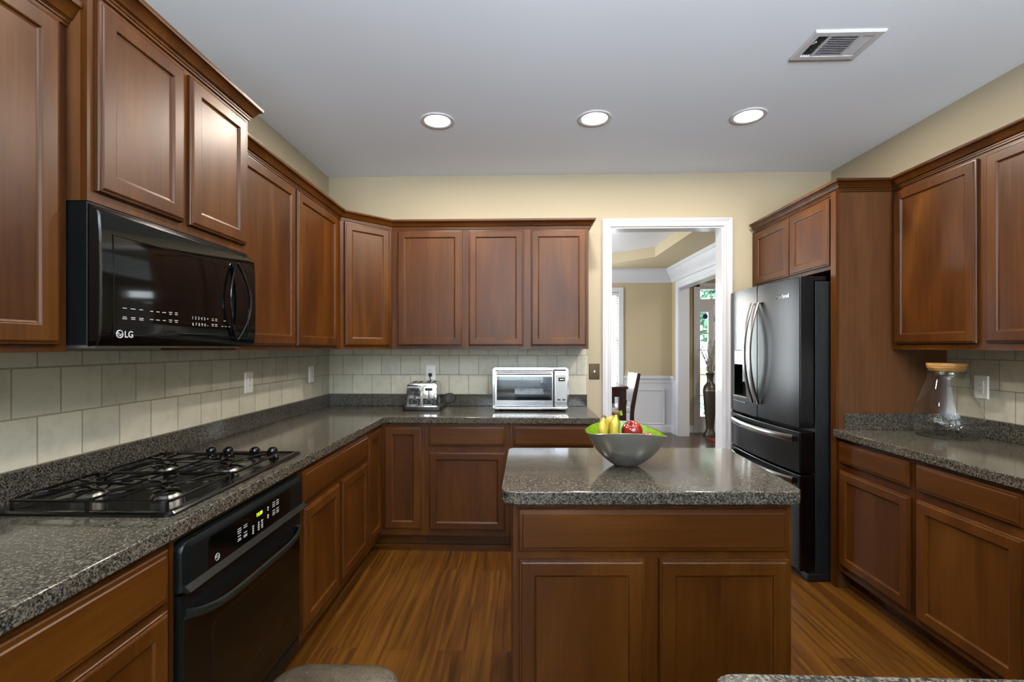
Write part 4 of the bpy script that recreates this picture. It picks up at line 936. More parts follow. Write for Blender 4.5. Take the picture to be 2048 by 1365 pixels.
# ------------------------------------------------------------------ refrigerator
t = thing('refrigerator', 'black stainless french door refrigerator in the cherry surround at right', 'refrigerator', (1.99, 3.32, 0))
fy0, fy1 = 2.868, 3.790; fxb = 1.740
g = G(); g.box(fxb, R - 0.02, fy0 + 0.006, fy1 - 0.006, 0.03, 1.775); g.obj('cabinet_shell', M['fridge_side'], t, world=True, bevel=0.003)
g = G(); g.box(fxb - 0.03, fxb + 0.03, fy0 + 0.02, fy1 - 0.02, 0.0, 0.05); g.box(fxb - 0.045, fxb + 0.10, fy0 + 0.004, fy0 + 0.07, 0.0, 0.045); g.obj('base_grille', M['blackplastic'], t, world=True, bevel=0.006)
def fdoor(name, ya, yb, z0, z1, bulge=0.024, n=10, mat='blksteel', yc=None, half=None):
    """door slab with a gently bowed front (towards -x)"""
    g = G(); yc = (fy0 + fy1) / 2; half = (fy1 - fy0) / 2
    pts = [(fxb - 0.008, yb), (fxb - 0.008, ya)]
    for k in range(n + 1):
        y = ya + (yb - ya) * k / n; a = (y - yc) / half
        pts.append((1.648 - bulge * (1 - a * a), y))
    g.prism(pts[::-1], z0, z1)
    return g.obj(name, M[mat], t, world=True, bevel=0.006, seg=3, angle=25)
ysp = 3.330
d1 = fdoor('right_door', fy0, ysp - 0.003, 0.905, 1.805)
# left door has a recess for the dispenser: built from four pieces round the opening plus a back
def fx(y, bulge=0.024):
    a = (y - (fy0 + fy1) / 2) / ((fy1 - fy0) / 2); return 1.648 - bulge * (1 - a * a)
g = G()
def slab(g, ya, yb, z0, z1, back=fxb - 0.008, n=6):
    pts = [(back, yb), (back, ya)] + [(fx(ya + (yb - ya) * k / n), ya + (yb - ya) * k / n) for k in range(n + 1)]
    g.prism(pts[::-1], z0, z1)
ly0, ly1 = ysp + 0.003, fy1; dy0, dy1, dz0, dz1 = 3.49, 3.715, 1.015, 1.365
slab(g, ly0, dy0, 0.905, 1.805); slab(g, dy1, ly1, 0.905, 1.805); slab(g, dy0, dy1, 0.905, dz0); slab(g, dy0, dy1, dz1, 1.805)
g.box(1.705, fxb - 0.008, dy0, dy1, dz0, dz1)
bmesh.ops.remove_doubles(g.bm, verts=g.bm.verts, dist=0.0005)
d2 = g.obj('left_door', M['blksteel'], t, world=True, smooth=True, angle=25)
g = G(); g.box(1.640, 1.702, dy0 + 0.002, dy1 - 0.002, 1.255, dz1 - 0.002); dsp = g.obj('dispenser_panel', M['steel_pan'], d2, world=True, bevel=0.004)
g = G(); g.box(1.702, 1.7045, dy0 + 0.002, dy1 - 0.002, dz0, 1.255); g.box(1.66, 1.702, (dy0 + dy1) / 2 - 0.02, (dy0 + dy1) / 2 + 0.02, 1.13, 1.25); g.obj('dispenser_recess', M['blackplastic'], d2, world=True)
g = G(); g.box(1.628, 1.70, dy0 + 0.002, dy1 - 0.002, dz0 + 0.001, dz0 + 0.012); g.obj('drip_tray', M['blksteel_h'], d2, world=True)
g = G(); g.tube([(fx(y) - 0.004, y, 0.985) for y in (dy0, (dy0 + dy1) / 2, dy1)], 0.0035, 6); g.obj('accent_strip', M['chrome'], d2, world=True)
f1 = fdoor('upper_freezer_drawer', fy0, fy1, 0.640, 0.885, 0.030); f2 = fdoor('lower_freezer_drawer', fy0, fy1, 0.060, 0.628, 0.030)
for d_, y, s_ in ((d1, 3.292, 1), (d2, 3.372, -1)):
    g = G(); n = 18; pts = []
    for k in range(n + 1):
        a = -1 + 2 * k / n; pts.append((fx(y) - 0.012 - 0.058 * (1 - a * a), y, 1.345 + 0.345 * a))
    g.tube(pts, 0.0125, 8, flat=(0.75, 1.35)); g.obj('handle', M['blksteel_h'], d_, world=True, smooth=True, angle=40)
for d_, z in ((f1, 0.838), (f2, 0.585)):
    g = G(); n = 24; pts = []
    for k in range(n + 1):
        a = -1 + 2 * k / n; y = 3.329 + 0.415 * a; pts.append((fx(y, 0.030) - 0.010 - 0.040 * (1 - abs(a) ** 2.4), y, z))
    g.tube(pts, 0.019, 8, flat=(1.10, 0.5)); g.obj('handle', M['blksteel_h'], d_, world=True, smooth=True, angle=40)
g = G(); g.box(fxb - 0.05, fxb + 0.075, fy0 + 0.012, fy0 + 0.058, 1.776, 1.805); g.obj('hinge_cover', M['blksteel'], t, world=True, bevel=0.004)
g = G(); g.box(fxb - 0.05, fxb + 0.075, fy1 - 0.058, fy1 - 0.012, 1.776, 1.805); g.obj('hinge_cover', M['blksteel'], t, world=True, bevel=0.004)
yl = 3.035; a_ = math.atan2(fx(3.10) - fx(2.97), 0.13)
text('brand_letters', 'Whirlpool', 0.034, frame_on((fx(yl) - 0.0008, yl, 1.702), (-math.sin(a_), -math.cos(a_), 0), (0, 0, 1)), M['chrome'], d1, ext=0.0008, bold=0.0004)

# ------------------------------------------------------------------ toaster
t = thing('toaster', 'chrome four slot toaster on the back worktop', 'toaster', (-0.734, 3.63, WT), 0.05)
g = G(); g.prism(rot_rect(0.002, 0.0, 0.285, 0.275, 0.02, 4), 0.006, 0.030); g.prism(rot_rect(0.002, 0.0, 0.265, 0.255, 0.02, 4), 0.0008, 0.008); g.obj('base', M['blackplastic'], t, bevel=0.003)
g = G()
n = 8; sec = []
for k in range(n + 1): a = PI - k / n * PI / 2; sec.append((-0.115 + 0.03 + 0.03 * math.cos(a), 0.175 + 0.03 * math.sin(a)))
for k in range(n + 1): a = PI / 2 - k / n * PI / 2; sec.append((0.115 - 0.03 + 0.03 * math.cos(a), 0.175 + 0.03 * math.sin(a)))
sec = [(-0.118, 0.030)] + sec + [(0.118, 0.030)]
rows = []
for y, ins in ((-0.122, 0.008), (-0.119, 0.002), (-0.112, 0.0), (0.112, 0.0), (0.119, 0.002), (0.122, 0.008)):
    rows.append([g.v((x * (1 - ins / 0.115), y, 0.03 + (z - 0.03) * (1 - ins / 0.18))) for x, z in sec])
for a, b in zip(rows[:-1], rows[1:]):
    for k in range(len(sec)): g.f([a[k], a[(k + 1) % len(sec)], b[(k + 1) % len(sec)], b[k]])
g.f(rows[0]); g.f(rows[-1][::-1])
tb = g.obj('shell', M['chrome'], t, smooth=True, angle=30)
for sx in (-0.052, 0.052):
    for dx in (-0.022, 0.022):
        g = G(); g.box(sx + dx - 0.011, sx + dx + 0.011, -0.085, 0.085, 0.2052, 0.2062); g.obj('bread_slot', M['slot'], t)
    g = G(); g.box(sx - 0.004, sx + 0.004, -0.1235, -0.1222, 0.085, 0.155); g.obj('lever_track', M['slot'], t)
    g = G(); g.prism(rot_rect(sx, -0.134, 0.056, 0.022, 0.010, 4), 0.150, 0.170); g.obj('lever', M['blackplastic'], t, bevel=0.004)
    g = G(); g.box(sx - 0.044, sx + 0.040, -0.1245, -0.1222, 0.040, 0.092); pn = g.obj('dial_panel', M['blackplastic'], t, bevel=0.001)
    g = G(); g.T = Matrix.Translation((sx, -0.1245, 0.070)) @ Matrix.Rotation(PI / 2, 4, 'X'); g.lathe([(0, 0.012), (0.012, 0.012), (0.015, 0.009), (0.016, 0)], 20); g.box(-0.002, 0.002, -0.015, 0.015, 0.010, 0.016); g.obj('dial', M['blackplastic'], pn, smooth=True, angle=30)
    g = G()
    for k in range(7):
        a = PI * (1.15 - 0.22 * k); g.box(sx + 0.023 * math.cos(a) - 0.0022, sx + 0.023 * math.cos(a) + 0.0022, -0.1250, -0.1245, 0.070 + 0.017 * math.sin(a) - 0.002, 0.070 + 0.017 * math.sin(a) + 0.002)
    g.box(sx - 0.036, sx + 0.020, -0.1250, -0.1245, 0.0435, 0.0475); g.obj('dial_marks', M['print'], pn)
# power cord from the back of the toaster looping up to the outlet
t2 = thing('power_cord', 'black power cord looping beside the toaster up to the wall outlet', 'cord', (-0.62, 3.79, 0.93))
cpts = [(-0.584, 3.762, 0.935), (-0.575, 3.77, 0.935), (-0.53, 3.775, 0.955), (-0.52, 3.785, 0.99), (-0.545, 3.795, 1.015), (-0.59, 3.797, 1.01), (-0.625, 3.797, 0.985), (-0.655, 3.798, 1.02), (-0.69, 3.80, 1.07), (-0.715, 3.80, 1.115), (-0.722, 3.79, 1.145), (-0.722, 3.795, 1.158)]
def smooth_path(P, n=6):
    P = [Vector(p) for p in P]; out = []
    for i in range(len(P) - 1):
        p0, p1, p2, p3 = P[max(0, i - 1)], P[i], P[i + 1], P[min(len(P) - 1, i + 2)]
        for k in range(n):
            u = k / n; out.append(0.5 * ((2 * p1) + (p2 - p0) * u + (2 * p0 - 5 * p1 + 4 * p2 - p3) * u * u + (3 * p1 - p0 - 3 * p2 + p3) * u ** 3))
    out.append(P[-1]); return out
g = G(); g.tube(smooth_path(cpts), 0.0032, 8); g.obj('cable', M['rubber'], t2, world=True, smooth=True)
g = G(); g.box(-0.735, -0.709, 3.790, D - 0.0175, 1.152, 1.178); g.obj('plug', M['rubber'], t2, world=True, bevel=0.004)

# ------------------------------------------------------------------ toaster oven
t = thing('toaster_oven', 'large stainless countertop toaster oven on the back worktop', 'toaster oven', (0.07, 3.64, WT))
x0, x1, yf, yb, z0, z1 = -0.203, 0.351, 3.500, 3.800, 0.930, 1.236
for (x, y) in ((x0 + 0.03, yf + 0.03), (x1 - 0.03, yf + 0.03), (x0 + 0.03, yb - 0.03), (x1 - 0.03, yb - 0.03)):
    g = G(); g.lathe([(0, 0), (0.012, 0), (0.013, 0.004), (0.013, 0.0165), (0, 0.0165)], 16, (x, y, WT + 0.0006)); g.obj('foot', M['blackplastic'], t, world=True)
cx1 = 0.248   # door / control panel split
g = G()
th = 0.014
# shell as a ring of walls with rounded outside corners, open front behind the door
def roundbox_ring(g, x0, x1, z0, z1, y0, y1, r, th):
    o_ = rot_rect((x0 + x1) / 2, (z0 + z1) / 2, x1 - x0, z1 - z0, r, 5); i_ = rot_rect((x0 + x1) / 2, (z0 + z1) / 2, x1 - x0 - 2 * th, z1 - z0 - 2 * th, max(0.002, r - th), 5)
    A = [[g.v((x, y, z)) for x, z in pts] for pts, y in ((o_, y0), (o_, y1), (i_, y1), (i_, y0))]
    m = len(o_)
    for q in range(4):
        a, b = A[q], A[(q + 1) % 4]
        for k in range(m): g.f([a[k], a[(k + 1) % m], b[(k + 1) % m], b[k]])
roundbox_ring(g, x0, x1, z0, z1, yf + 0.004, yb, 0.024, th); g.box(x0 + th, x1 - th, yb - 0.008, yb - 0.002, z0 + th, z1 - th)
g.obj('shell', M['oven_chrome'], t, world=True, smooth=True, angle=30)
g = G()
for (a, b, c, d, e, f_) in ((x0 + th, cx1 - 0.004, yf + 0.02, yb - 0.012, z0 + 0.016, z0 + 0.020), (x0 + th, cx1 - 0.004, yf + 0.02, yb - 0.012, z1 - 0.020, z1 - 0.016), (x0 + th + 0.001, x0 + th + 0.004, yf + 0.02, yb - 0.012, z0 + 0.020, z1 - 0.020), (cx1 - 0.008, cx1 - 0.004, yf + 0.02, yb - 0.012, z0 + 0.020, z1 - 0.020), (x0 + th, cx1 - 0.004, yb - 0.016, yb - 0.012, z0 + 0.020, z1 - 0.020)): g.box(a, b, c, d, e, f_)
g.obj('oven_cavity', M['steel'], t, world=True)
for zz in (0.995, 1.050):
    g = G()
    for k in range(8): y = yf + 0.04 + k * 0.030; g.tube([(x0 + 0.02, y, zz), (cx1 - 0.012, y, zz)], 0.0018, 6)
    for xx in (x0 + 0.02, cx1 - 0.012): g.tube([(xx, yf + 0.035, zz), (xx, yb - 0.02, zz)], 0.0022, 6)
    g.obj('wire_rack', M['chrome'], t, world=True)
# door: steel frame with glass
g = G(); fx0, fx1, fz0, fz1 = x0 + 0.018, cx1 - 0.010, z0 + 0.024, z1 - 0.028
wx0, wx1, wz0, wz1 = fx0 + 0.012, fx1 - 0.006, fz0 + 0.042, fz1 - 0.038
g.box(fx0, fx1, yf - 0.004, yf + 0.010, fz0, wz0); g.box(fx0, fx1, yf - 0.004, yf + 0.010, wz1, fz1); g.box(fx0, wx0, yf - 0.004, yf + 0.010, wz0, wz1); g.box(wx1, fx1, yf - 0.004, yf + 0.010, wz0, wz1)
dr_ = g.obj('glass_door', M['steel'], t, world=True)
g = G(); g.box(wx0, wx1, yf - 0.001, yf + 0.003, wz0, wz1); g.obj('window_glass', M['ovenpane'], dr_, world=True)
g = G(); g.tube([(fx0 + 0.012, yf - 0.026, fz1 - 0.013), (fx1 - 0.012, yf - 0.026, fz1 - 0.013)], 0.011, 14)
for xx in (fx0 + 0.035, fx1 - 0.035): g.tube([(xx, yf - 0.026, fz1 - 0.013), (xx, yf - 0.004, fz1 - 0.013)], 0.006, 8)
g.obj('door_handle', M['chrome'], dr_, world=True, smooth=True)
g = G(); g.box(cx1 - 0.008, cx1 - 0.002, yf, yf + 0.01, z0 + 0.02, z1 - 0.024); g.obj('door_gap', M['slot'], t, world=True)
g = G(); g.box(cx1, x1 - 0.006, yf - 0.004, yf + 0.02, z0 + 0.020, z1 - 0.024); pn = g.obj('control_panel', M['steel'], t, world=True, bevel=0.003)
g = G(); g.box(cx1 + 0.008, x1 - 0.014, yf - 0.0052, yf - 0.0042, z0 + 0.055, z1 - 0.055); kp = g.obj('keypad', M['steel_pan'], pn, world=True)
g = G(); g.box(0.279, 0.324, yf - 0.0062, yf - 0.0052, 1.137, 1.163); g.obj('display', M['blackgloss'], kp, world=True)
text('display_digits', '12:45', 0.014, frame_on((0.3015, yf - 0.0064, 1.150), (1, 0, 0), (0, 0, 1)), M['digits_w'], kp)
g = G()
for r_ in range(5):
    for c_ in range(3): g.box(0.276 + c_ * 0.020, 0.286 + c_ * 0.020, yf - 0.0056, yf - 0.0052, 1.045 + r_ * 0.014, 1.0465 + r_ * 0.014)
g.obj('key_captions', M['alum'], kp, world=True)
for xx in (0.281, 0.318):
    g = G(); g.prism(rot_rect(xx, 0, 0.026, 0.010, 0.005, 4), 0, 0.002)
    me_ = g.bm; bmesh.ops.transform(me_, matrix=Matrix.Translation((0, yf - 0.0052, 1.002)) @ Matrix.Rotation(PI / 2, 4, 'X'), verts=me_.verts); g.obj('button', M['blackplastic'], kp, world=True)
g = G(); g.box(x0 + 0.012, x1 - 0.006, yf - 0.008, yf + 0.012, z0 + 0.002, z0 + 0.018); g.obj('front_lip', M['oven_chrome'], t, world=True, bevel=0.006)

# ------------------------------------------------------------------ glass jar with lid
jc = (2.255, 2.600, WT)
t = thing('glass_jar', 'empty clear glass jar with a round wooden lid on the right worktop', 'jar', jc)
jo = [(0.0, 0.003), (0.110, 0.003), (0.124, 0.006), (0.146, 0.045), (0.151, 0.075), (0.148, 0.105), (0.128, 0.170), (0.098, 0.255), (0.083, 0.300), (0.0775, 0.316), (0.078, 0.326), (0.080, 0.348)]
g = G(); g.lathe(jo, 48); ji = [(max(0, r - 0.0025), z + 0.002) for r, z in jo]
jar = g.obj('glass_body', M['jar'], t, smooth=True, angle=60)
g = G(); g.lathe([(0.0, 0.0008), (0.108, 0.0008), (0.124, 0.004), (0.118, 0.012), (0.0, 0.010)], 48); g.obj('thick_base', M['jar'], t, smooth=True)
g = G(); g.lathe([(0.079, 0.330), (0.083, 0.333), (0.083, 0.338), (0.079, 0.340)], 48, close=True); g.obj('neck_ring', M['jar'], t, smooth=True)
g = G(); g.lathe([(0.0, 0.345), (0.066, 0.345), (0.072, 0.350), (0.081, 0.366), (0.079, 0.3685), (0.079, 0.371), (0.083, 0.373), (0.083, 0.386), (0.081, 0.388), (0.0, 0.388)], 48); g.obj('lid', M['bamboo'], t, smooth=True, angle=30)

# ------------------------------------------------------------------ fruit bowl
bc = (0.434, 1.930)
def cam2w(X, d): return (X * math.cos(YAW) - d * math.sin(YAW), X * math.sin(YAW) + d * math.cos(YAW))
bX, bD = 0.482, 1.905
bx, by = cam2w(bX, bD)
t = thing('fruit_bowl', 'oval pewter bowl with lime green inside on the granite island', 'bowl', (bx, by, WT), YAW)
def bowl_pt(u, a, off=0.0):
    """u 0..1 from base to rim, a angle"""
    K_ = [(0, 0.24), (0.02, 0.30), (0.10, 0.40), (0.22, 0.53), (0.38, 0.67), (0.55, 0.78), (0.72, 0.87), (0.88, 0.95), (1.0, 1.0)]
    h = u ** 1.5; w = 1.0
    for (h0, w0), (h1, w1) in zip(K_[:-1], K_[1:]):
        if h0 <= h <= h1: w = w0 + (w1 - w0) * (h - h0) / (h1 - h0); break
    ca, sa = math.cos(a), math.sin(a); cx_, sy_ = math.copysign(abs(ca) ** 0.88, ca), math.copysign(abs(sa) ** 0.88, sa)
    rx = 0.160 * w - off; ry = 0.132 * w - off
    zr = 0.139 - 0.013 * math.cos(2 * a) - 0.006 * ca + 0.005 * sa
    return (rx * cx_, ry * sy_, zr * h + off * 1.3 * (1 - u) + 0.0008)
SEG, UU = 56, 14
g = G(); rows = [[g.v(bowl_pt(k / UU, 2 * PI * i / SEG)) for i in range(SEG)] for k in range(UU + 1)]
rim = [g.v((p[0], p[1], p[2] + 0.0015)) for p in [bowl_pt(1, 2 * PI * i / SEG, 0.0018) for i in range(SEG)]]
for a, b in zip(rows[:-1] + [rows[-1]], rows[1:] + [rim]):
    for i in range(SEG): g.f([a[i], a[(i + 1) % SEG], b[(i + 1) % SEG], b[i]])
g.f(rows[0][::-1])
g.obj('outer_shell', M['bowl_out'], t, smooth=True, angle=60)
g = G(); rows = [[g.v(bowl_pt(k / UU, 2 * PI * i / SEG, 0.0036)) for i in range(SEG)] for k in range(UU + 1)]
for a, b in zip(rows[:-1], rows[1:]):
    for i in range(SEG): g.f([a[i], a[(i + 1) % SEG], b[(i + 1) % SEG], b[i]])
g.f(rows[0])
g.obj('green_lining', M['lime'], t, smooth=True, angle=60)
def apple(label, X, d, z, r, mat, tilt=0.0, tx=0.0):
    x, y = cam2w(X, d)
    t = thing('apple', label, 'fruit', (x, y, z), 0)
    g = G(); pr = []
    n = 22
    for k in range(n + 1):
        a = PI * k / n; rr_ = r * (math.sin(a)) ** 0.86 * (1.0 + 0.06 * math.cos(a)); zz = -r * 0.92 * math.cos(a)
        dip = 0.30 * r * math.exp(-(rr_ / (0.34 * r)) ** 2)
        if a > PI / 2: zz -= dip
        else: zz += dip * 0.6
        pr.append((rr_ if 0 < k < n else 0, zz))
    g.T = Matrix.Rotation(tilt, 4, 'Y') @ Matrix.Rotation(tx, 4, 'X'); g.lathe(pr, 32); g.obj('apple_body', M[mat], t, smooth=True, angle=80)
    g = G(); g.T = Matrix.Rotation(tilt, 4, 'Y') @ Matrix.Rotation(tx, 4, 'X'); g.tube([(0, 0, r * 0.60), (0.001, 0, r * 0.8), (0.004, 0, r * 1.02)], 0.0016, 6); g.obj('stem', M['stem'], t)
apple('large shiny red apple in the middle of the fruit bowl', 0.506, 1.902, 1.052, 0.042, 'apple', -0.5, 0.5)
apple('smaller pinkish red apple low in the bowl, right of the large apple', 0.562, 1.880, 1.016, 0.036, 'apple2', 0.2, -0.4)
def banana(parent, pts, r, mat='banana', stem=True):
    P = smooth_path(pts, 5); n = len(P)
    rad = []
    for k in range(n):
        u = k / (n - 1)
        if u < 0.16: rr_ = 0.30 + 0.12 * (u / 0.16)
        elif u < 0.34: rr_ = 0.42 + 0.58 * ((u - 0.16) / 0.18)
        elif u < 0.82: rr_ = 1.0
        else: rr_ = 1.0 - 0.72 * ((u - 0.82) / 0.18) ** 1.4
        rad.append(r * rr_)
    g = G(); g.tube(P, rad, 7); o = g.obj('banana_body' if stem else 'banana', M[mat], parent, world=True, smooth=True, angle=75)
    return o
def bw(X, d, z): x, y = cam2w(X, d); return (x, y, z)
t = thing('banana', 'single yellow banana leaning on the left side of the fruit bowl', 'fruit', bw(0.375, 1.87, 1.0))
banana(t, [bw(0.386, 1.866, 1.110), bw(0.382, 1.862, 1.092), bw(0.379, 1.857, 1.060), bw(0.389, 1.862, 1.022), bw(0.410, 1.868, 0.998), bw(0.428, 1.872, 0.985)], 0.0185)
g = G(); g.T = Matrix.Translation(bw(0.388, 1.868, 1.112)); g.sphere((0, 0, 0), 0.0075, 1.3, 1, 0.9, 10, 6); g.obj('stem_end', M['stem'], t, world=True, smooth=True)
t = thing('banana_bunch', 'bunch of bananas joined at a brown crown, standing beside the red apple', 'fruit', bw(0.42, 1.90, 1.0))
cr_ = bw(0.444, 1.905, 1.122)
banana(t, [cr_, bw(0.436, 1.915, 1.105), bw(0.418, 1.925, 1.078), bw(0.404, 1.925, 1.045), bw(0.402, 1.920, 1.010), bw(0.42, 1.91, 0.985)], 0.0185, stem=False)
banana(t, [cr_, bw(0.440, 1.897, 1.100), bw(0.432, 1.888, 1.072), bw(0.431, 1.886, 1.040), bw(0.444, 1.892, 1.008), bw(0.466, 1.905, 0.982)], 0.0180, stem=False)
banana(t, [bw(0.447, 1.910, 1.124), bw(0.447, 1.915, 1.100), bw(0.446, 1.920, 1.075), bw(0.446, 1.925, 1.045), bw(0.455, 1.93, 1.010), bw(0.475, 1.93, 0.985)], 0.0170, 'banana_g', stem=False)
g = G(); g.T = Matrix.Translation(cr_); g.sphere((0, 0, 0.002), 0.012, 1.35, 1, 0.85, 12, 8); g.obj('crown', M['stem'], t, world=True, smooth=True)
g = G(); g.tube([bw(0.454, 1.905, 1.118), bw(0.462, 1.90, 1.128), bw(0.463, 1.898, 1.114)], [0.006, 0.0075, 0.006], 8); g.obj('cut_stub', M['banana_g'], t, world=True, smooth=True)

# ------------------------------------------------------------------ bar stool in the foreground
t = thing('bar_stool', 'square bar stool with tooled grey brown leather seat at the bottom left', 'stool', (-0.428, 0.99, 0))
g = G(); rows = []
for ins, z in ((0.010, 0.560), (0.0, 0.568), (0.0, 0.602), (0.006, 0.612), (0.018, 0.618), (0.05, 0.622)):
    rows.append([g.v((x, y, z)) for x, y in rot_rect(0, 0, 0.30 - 2 * ins, 0.33 - 2 * ins, max(0.03, 0.075 - ins * 0.7), 6)])
for a, b in zip(rows[:-1], rows[1:]):
    for k in range(len(a)): g.f([a[k], a[(k + 1) % len(a)], b[(k + 1) % len(a)], b[k]])
g.f(rows[-1]); g.f(rows[0][::-1]); g.obj('seat', M['leather'], t, smooth=True, angle=50)
for sx in (-1, 1):
    for sy in (-1, 1):
        g = G(); a = Vector((sx * 0.105, sy * 0.12, 0.561)); b = Vector((sx * 0.145, sy * 0.16, 0.0)); q = 0.016
        for k in (0,):
            v0 = [g.v(a + Vector((i * q, j * q, 0))) for i, j in ((-1, -1), (1, -1), (1, 1), (-1, 1))]; v1 = [g.v(b + Vector((i * q, j * q, 0))) for i, j in ((-1, -1), (1, -1), (1, 1), (-1, 1))]
            for i in range(4): g.f([v0[i], v0[(i + 1) % 4], v1[(i + 1) % 4], v1[i]])
            g.f(v0); g.f(v1[::-1])
        g.obj('leg', M['wood_dk'], t, bevel=0.002)
g = G()
for sy in (-1, 1): g.box(-0.125, 0.125, sy * 0.147 - 0.008, sy * 0.147 + 0.008, 0.19, 0.22)
for sx in (-1, 1): g.box(sx * 0.131 - 0.008, sx * 0.131 + 0.008, -0.14, 0.14, 0.24, 0.27)
g.obj('footrest', M['wood_dk'], t)

# ------------------------------------------------------------------ dining room furniture
t = thing('dining_table', 'dark wood dining table seen through the white doorway', 'table', (0.45, 6.1, 0))
tx0, tx1, ty0, ty1 = -0.45, 1.285, 5.72, 6.55
g = G(); g.box(tx0, tx1, ty0, ty1, 0.885, 0.915); g.obj('tabletop', M['wood_dkh'], t, world=True, bevel=0.004)
g = G()
g.box(tx0 + 0.05, tx1 - 0.03, ty0 + 0.03, ty0 + 0.05, 0.79, 0.885); g.box(tx0 + 0.05, tx1 - 0.03, ty1 - 0.05, ty1 - 0.03, 0.79, 0.885); g.box(tx0 + 0.03, tx0 + 0.05, ty0 + 0.03, ty1 - 0.03, 0.79, 0.885); g.box(tx1 - 0.05, tx1 - 0.03, ty0 + 0.03, ty1 - 0.03, 0.79, 0.885)
g.obj('apron', M['wood_dkh'], t, world=True)
for x in (tx0 + 0.02, tx1 - 0.105):
    for y in (ty0 + 0.02, ty1 - 0.105):
        g = G(); g.box(x, x + 0.085, y, y + 0.085, 0, 0.884); g.obj('leg', M['wood_dk'], t, world=True, bevel=0.003)
def chair(label, x, y, rz):
    """counter height upholstered chair, front towards local -x"""
    t = thing('dining_chair', label, 'chair', (x, y, 0), rz, 'dining room chairs')
    g = G(); g.box(-0.22, 0.20, -0.22, 0.22, 0.58, 0.645); g.obj('seat', M['pale'], t, bevel=0.015)
    for sy in (-1, 1):
        g = G()
        yA, yB = sy * 0.225 - 0.016, sy * 0.225 + 0.016
        P = [(0.150, 0.0), (0.215, 0.0), (0.222, 0.60), (0.300, 1.06), (0.262, 1.07), (0.180, 0.66)]
        a = [g.v((px, yA, pz)) for px, pz in P]; b = [g.v((px, yB, pz)) for px, pz in P]
        for i in range(6): g.f([a[i], a[(i + 1) % 6], b[(i + 1) % 6], b[i]])
        g.f(a); g.f(b[::-1]); g.obj('back_leg', M['wood_dk'], t)
        g = G(); g.box(-0.215, -0.175, sy * 0.20 - 0.02, sy * 0.20 + 0.02, 0, 0.58); g.obj('leg', M['wood_dk'], t)
    g = G(); P = [(0.205, 0.70), (0.245, 0.69), (0.300, 1.045), (0.288, 1.060), (0.255, 1.055)]
    a = [g.v((px, -0.205, pz)) for px, pz in P]; b = [g.v((px, 0.205, pz)) for px, pz in P]
    for i in range(5): g.f([a[i], a[(i + 1) % 5], b[(i + 1) % 5], b[i]])
    g.f(a); g.f(b[::-1]); g.obj('backrest', M['pale'], t)
    g = G(); g.box(-0.18, 0.16, -0.206, -0.19, 0.30, 0.33); g.box(-0.18, 0.16, 0.19, 0.206, 0.30, 0.33); g.obj('stretcher', M['wood_dk'], t)
    return t
chair('dark framed dining chair with back coloured pale for glare at the right end of the dining table', 1.165, 6.10, 0.0)
chair('dining chair with seat coloured pale for glare on the window side of the dining table', 1.02, 6.86, PI / 2)
t = thing('serving_bowl', 'small shallow beige bowl on the dining table edge', 'bowl', (1.03, 5.92, 0.9155))
g = G(); g.lathe([(0.0, 0.0), (0.04, 0.0), (0.06, 0.010), (0.105, 0.032), (0.110, 0.036), (0.105, 0.037), (0.058, 0.016), (0.0, 0.010)], 28); g.obj('bowl_body', simple('beige_ceramic', (196, 188, 160), 0.3), t, smooth=True, angle=40)
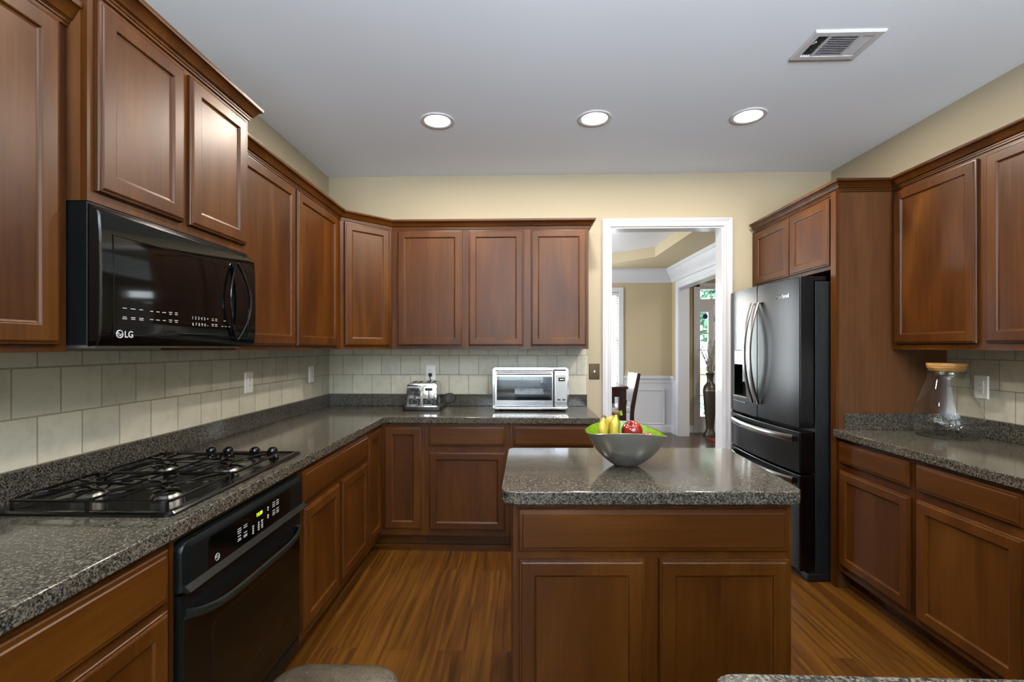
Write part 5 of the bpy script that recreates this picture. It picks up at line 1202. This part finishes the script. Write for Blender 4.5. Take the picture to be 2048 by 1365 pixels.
# chandelier (its bulbs show as warm glints on the refrigerator door)
t = thing('chandelier', 'bronze five arm chandelier over the dining table', 'chandelier', (0.5, 6.1, 2.79))
g = G(); g.lathe([(0, 0), (0.06, 0), (0.055, -0.02), (0.012, -0.04), (0, -0.04)], 20, (0.5, 6.1, 2.79)); g.tube([(0.5, 6.1, 2.76), (0.5, 6.1, 1.85)], 0.008, 8); g.sphere((0.5, 6.1, 1.80), 0.05); g.obj('stem_and_hub', M['bronze'], t, world=True, smooth=True)
for k in range(5):
    a = 2 * PI * k / 5 + 0.3; c, s_ = math.cos(a), math.sin(a)
    g = G(); g.tube(smooth_path([(0.5, 6.1, 1.80), (0.5 + 0.12 * c, 6.1 + 0.12 * s_, 1.74), (0.5 + 0.25 * c, 6.1 + 0.25 * s_, 1.78), (0.5 + 0.28 * c, 6.1 + 0.28 * s_, 1.86)], 4), 0.007, 7); ar = g.obj('arm', M['bronze'], t, world=True, smooth=True)
    g = G(); g.sphere((0.5 + 0.28 * c, 6.1 + 0.28 * s_, 1.905), 0.026, sz=1.6, seg=12, rings=8); g.obj('bulb', M['bulb'], ar, world=True, smooth=True)
# tall floor vase
vx, vy = 2.965, 7.56
t = thing('floor_vase', 'tall embossed grey bronze floor vase in front of the entry sidelight', 'vase', (vx, vy, 0))
g = G(); g.lathe([(0.0, 0.0), (0.105, 0.0), (0.108, 0.015), (0.070, 0.070), (0.058, 0.110), (0.064, 0.20), (0.088, 0.45), (0.104, 0.66), (0.106, 0.72), (0.095, 0.775), (0.060, 0.820), (0.044, 0.850), (0.046, 0.90), (0.060, 0.965), (0.070, 0.982), (0.064, 0.982), (0.040, 0.90), (0.036, 0.84), (0.0, 0.80)], 28)
vz = g.obj('vase_body', M['vase'], t, smooth=True, angle=50)
g = G(); g.lathe([(0.1065, 0.70), (0.109, 0.705), (0.109, 0.715), (0.1065, 0.72)], 28, close=True); g.obj('shoulder_band', M['alum'], vz, smooth=True)
t = thing('dried_branches', 'curly dried grey branches standing in the floor vase', 'dried plants', (vx, vy, 0.85))
g = G()
for k in range(34):
    a = random.uniform(0, 2 * PI); tp = random.uniform(0.05, 0.17); hh = random.uniform(0.33, 0.62); ph_ = random.uniform(0, 6)
    P = []
    for q in range(9):
        u = q / 8; r_ = 0.012 + tp * u ** 1.6; P.append((vx + r_ * math.cos(a + 1.2 * u) + 0.02 * math.sin(9 * u + ph_) * u, vy + r_ * math.sin(a + 1.2 * u) + 0.02 * math.cos(8 * u + ph_) * u, 0.86 + hh * u))
    ex, ey, ez = P[-1]; P += [(ex + 0.025, ey, ez + 0.02), (ex + 0.035, ey + 0.01, ez), (ex + 0.02, ey + 0.01, ez - 0.02)]
    g.tube(smooth_path(P, 2), 0.0032, 5)
g.obj('branches', M['dried'], t, world=True, smooth=True)
g = G(); g.box(2.83, 3.8, 5.9, 7.32, 0.0005, 0.009); tag(g.obj('entry_rug', M['rug']), 'dark red rug on the entry floor near the floor vase', 'rug')
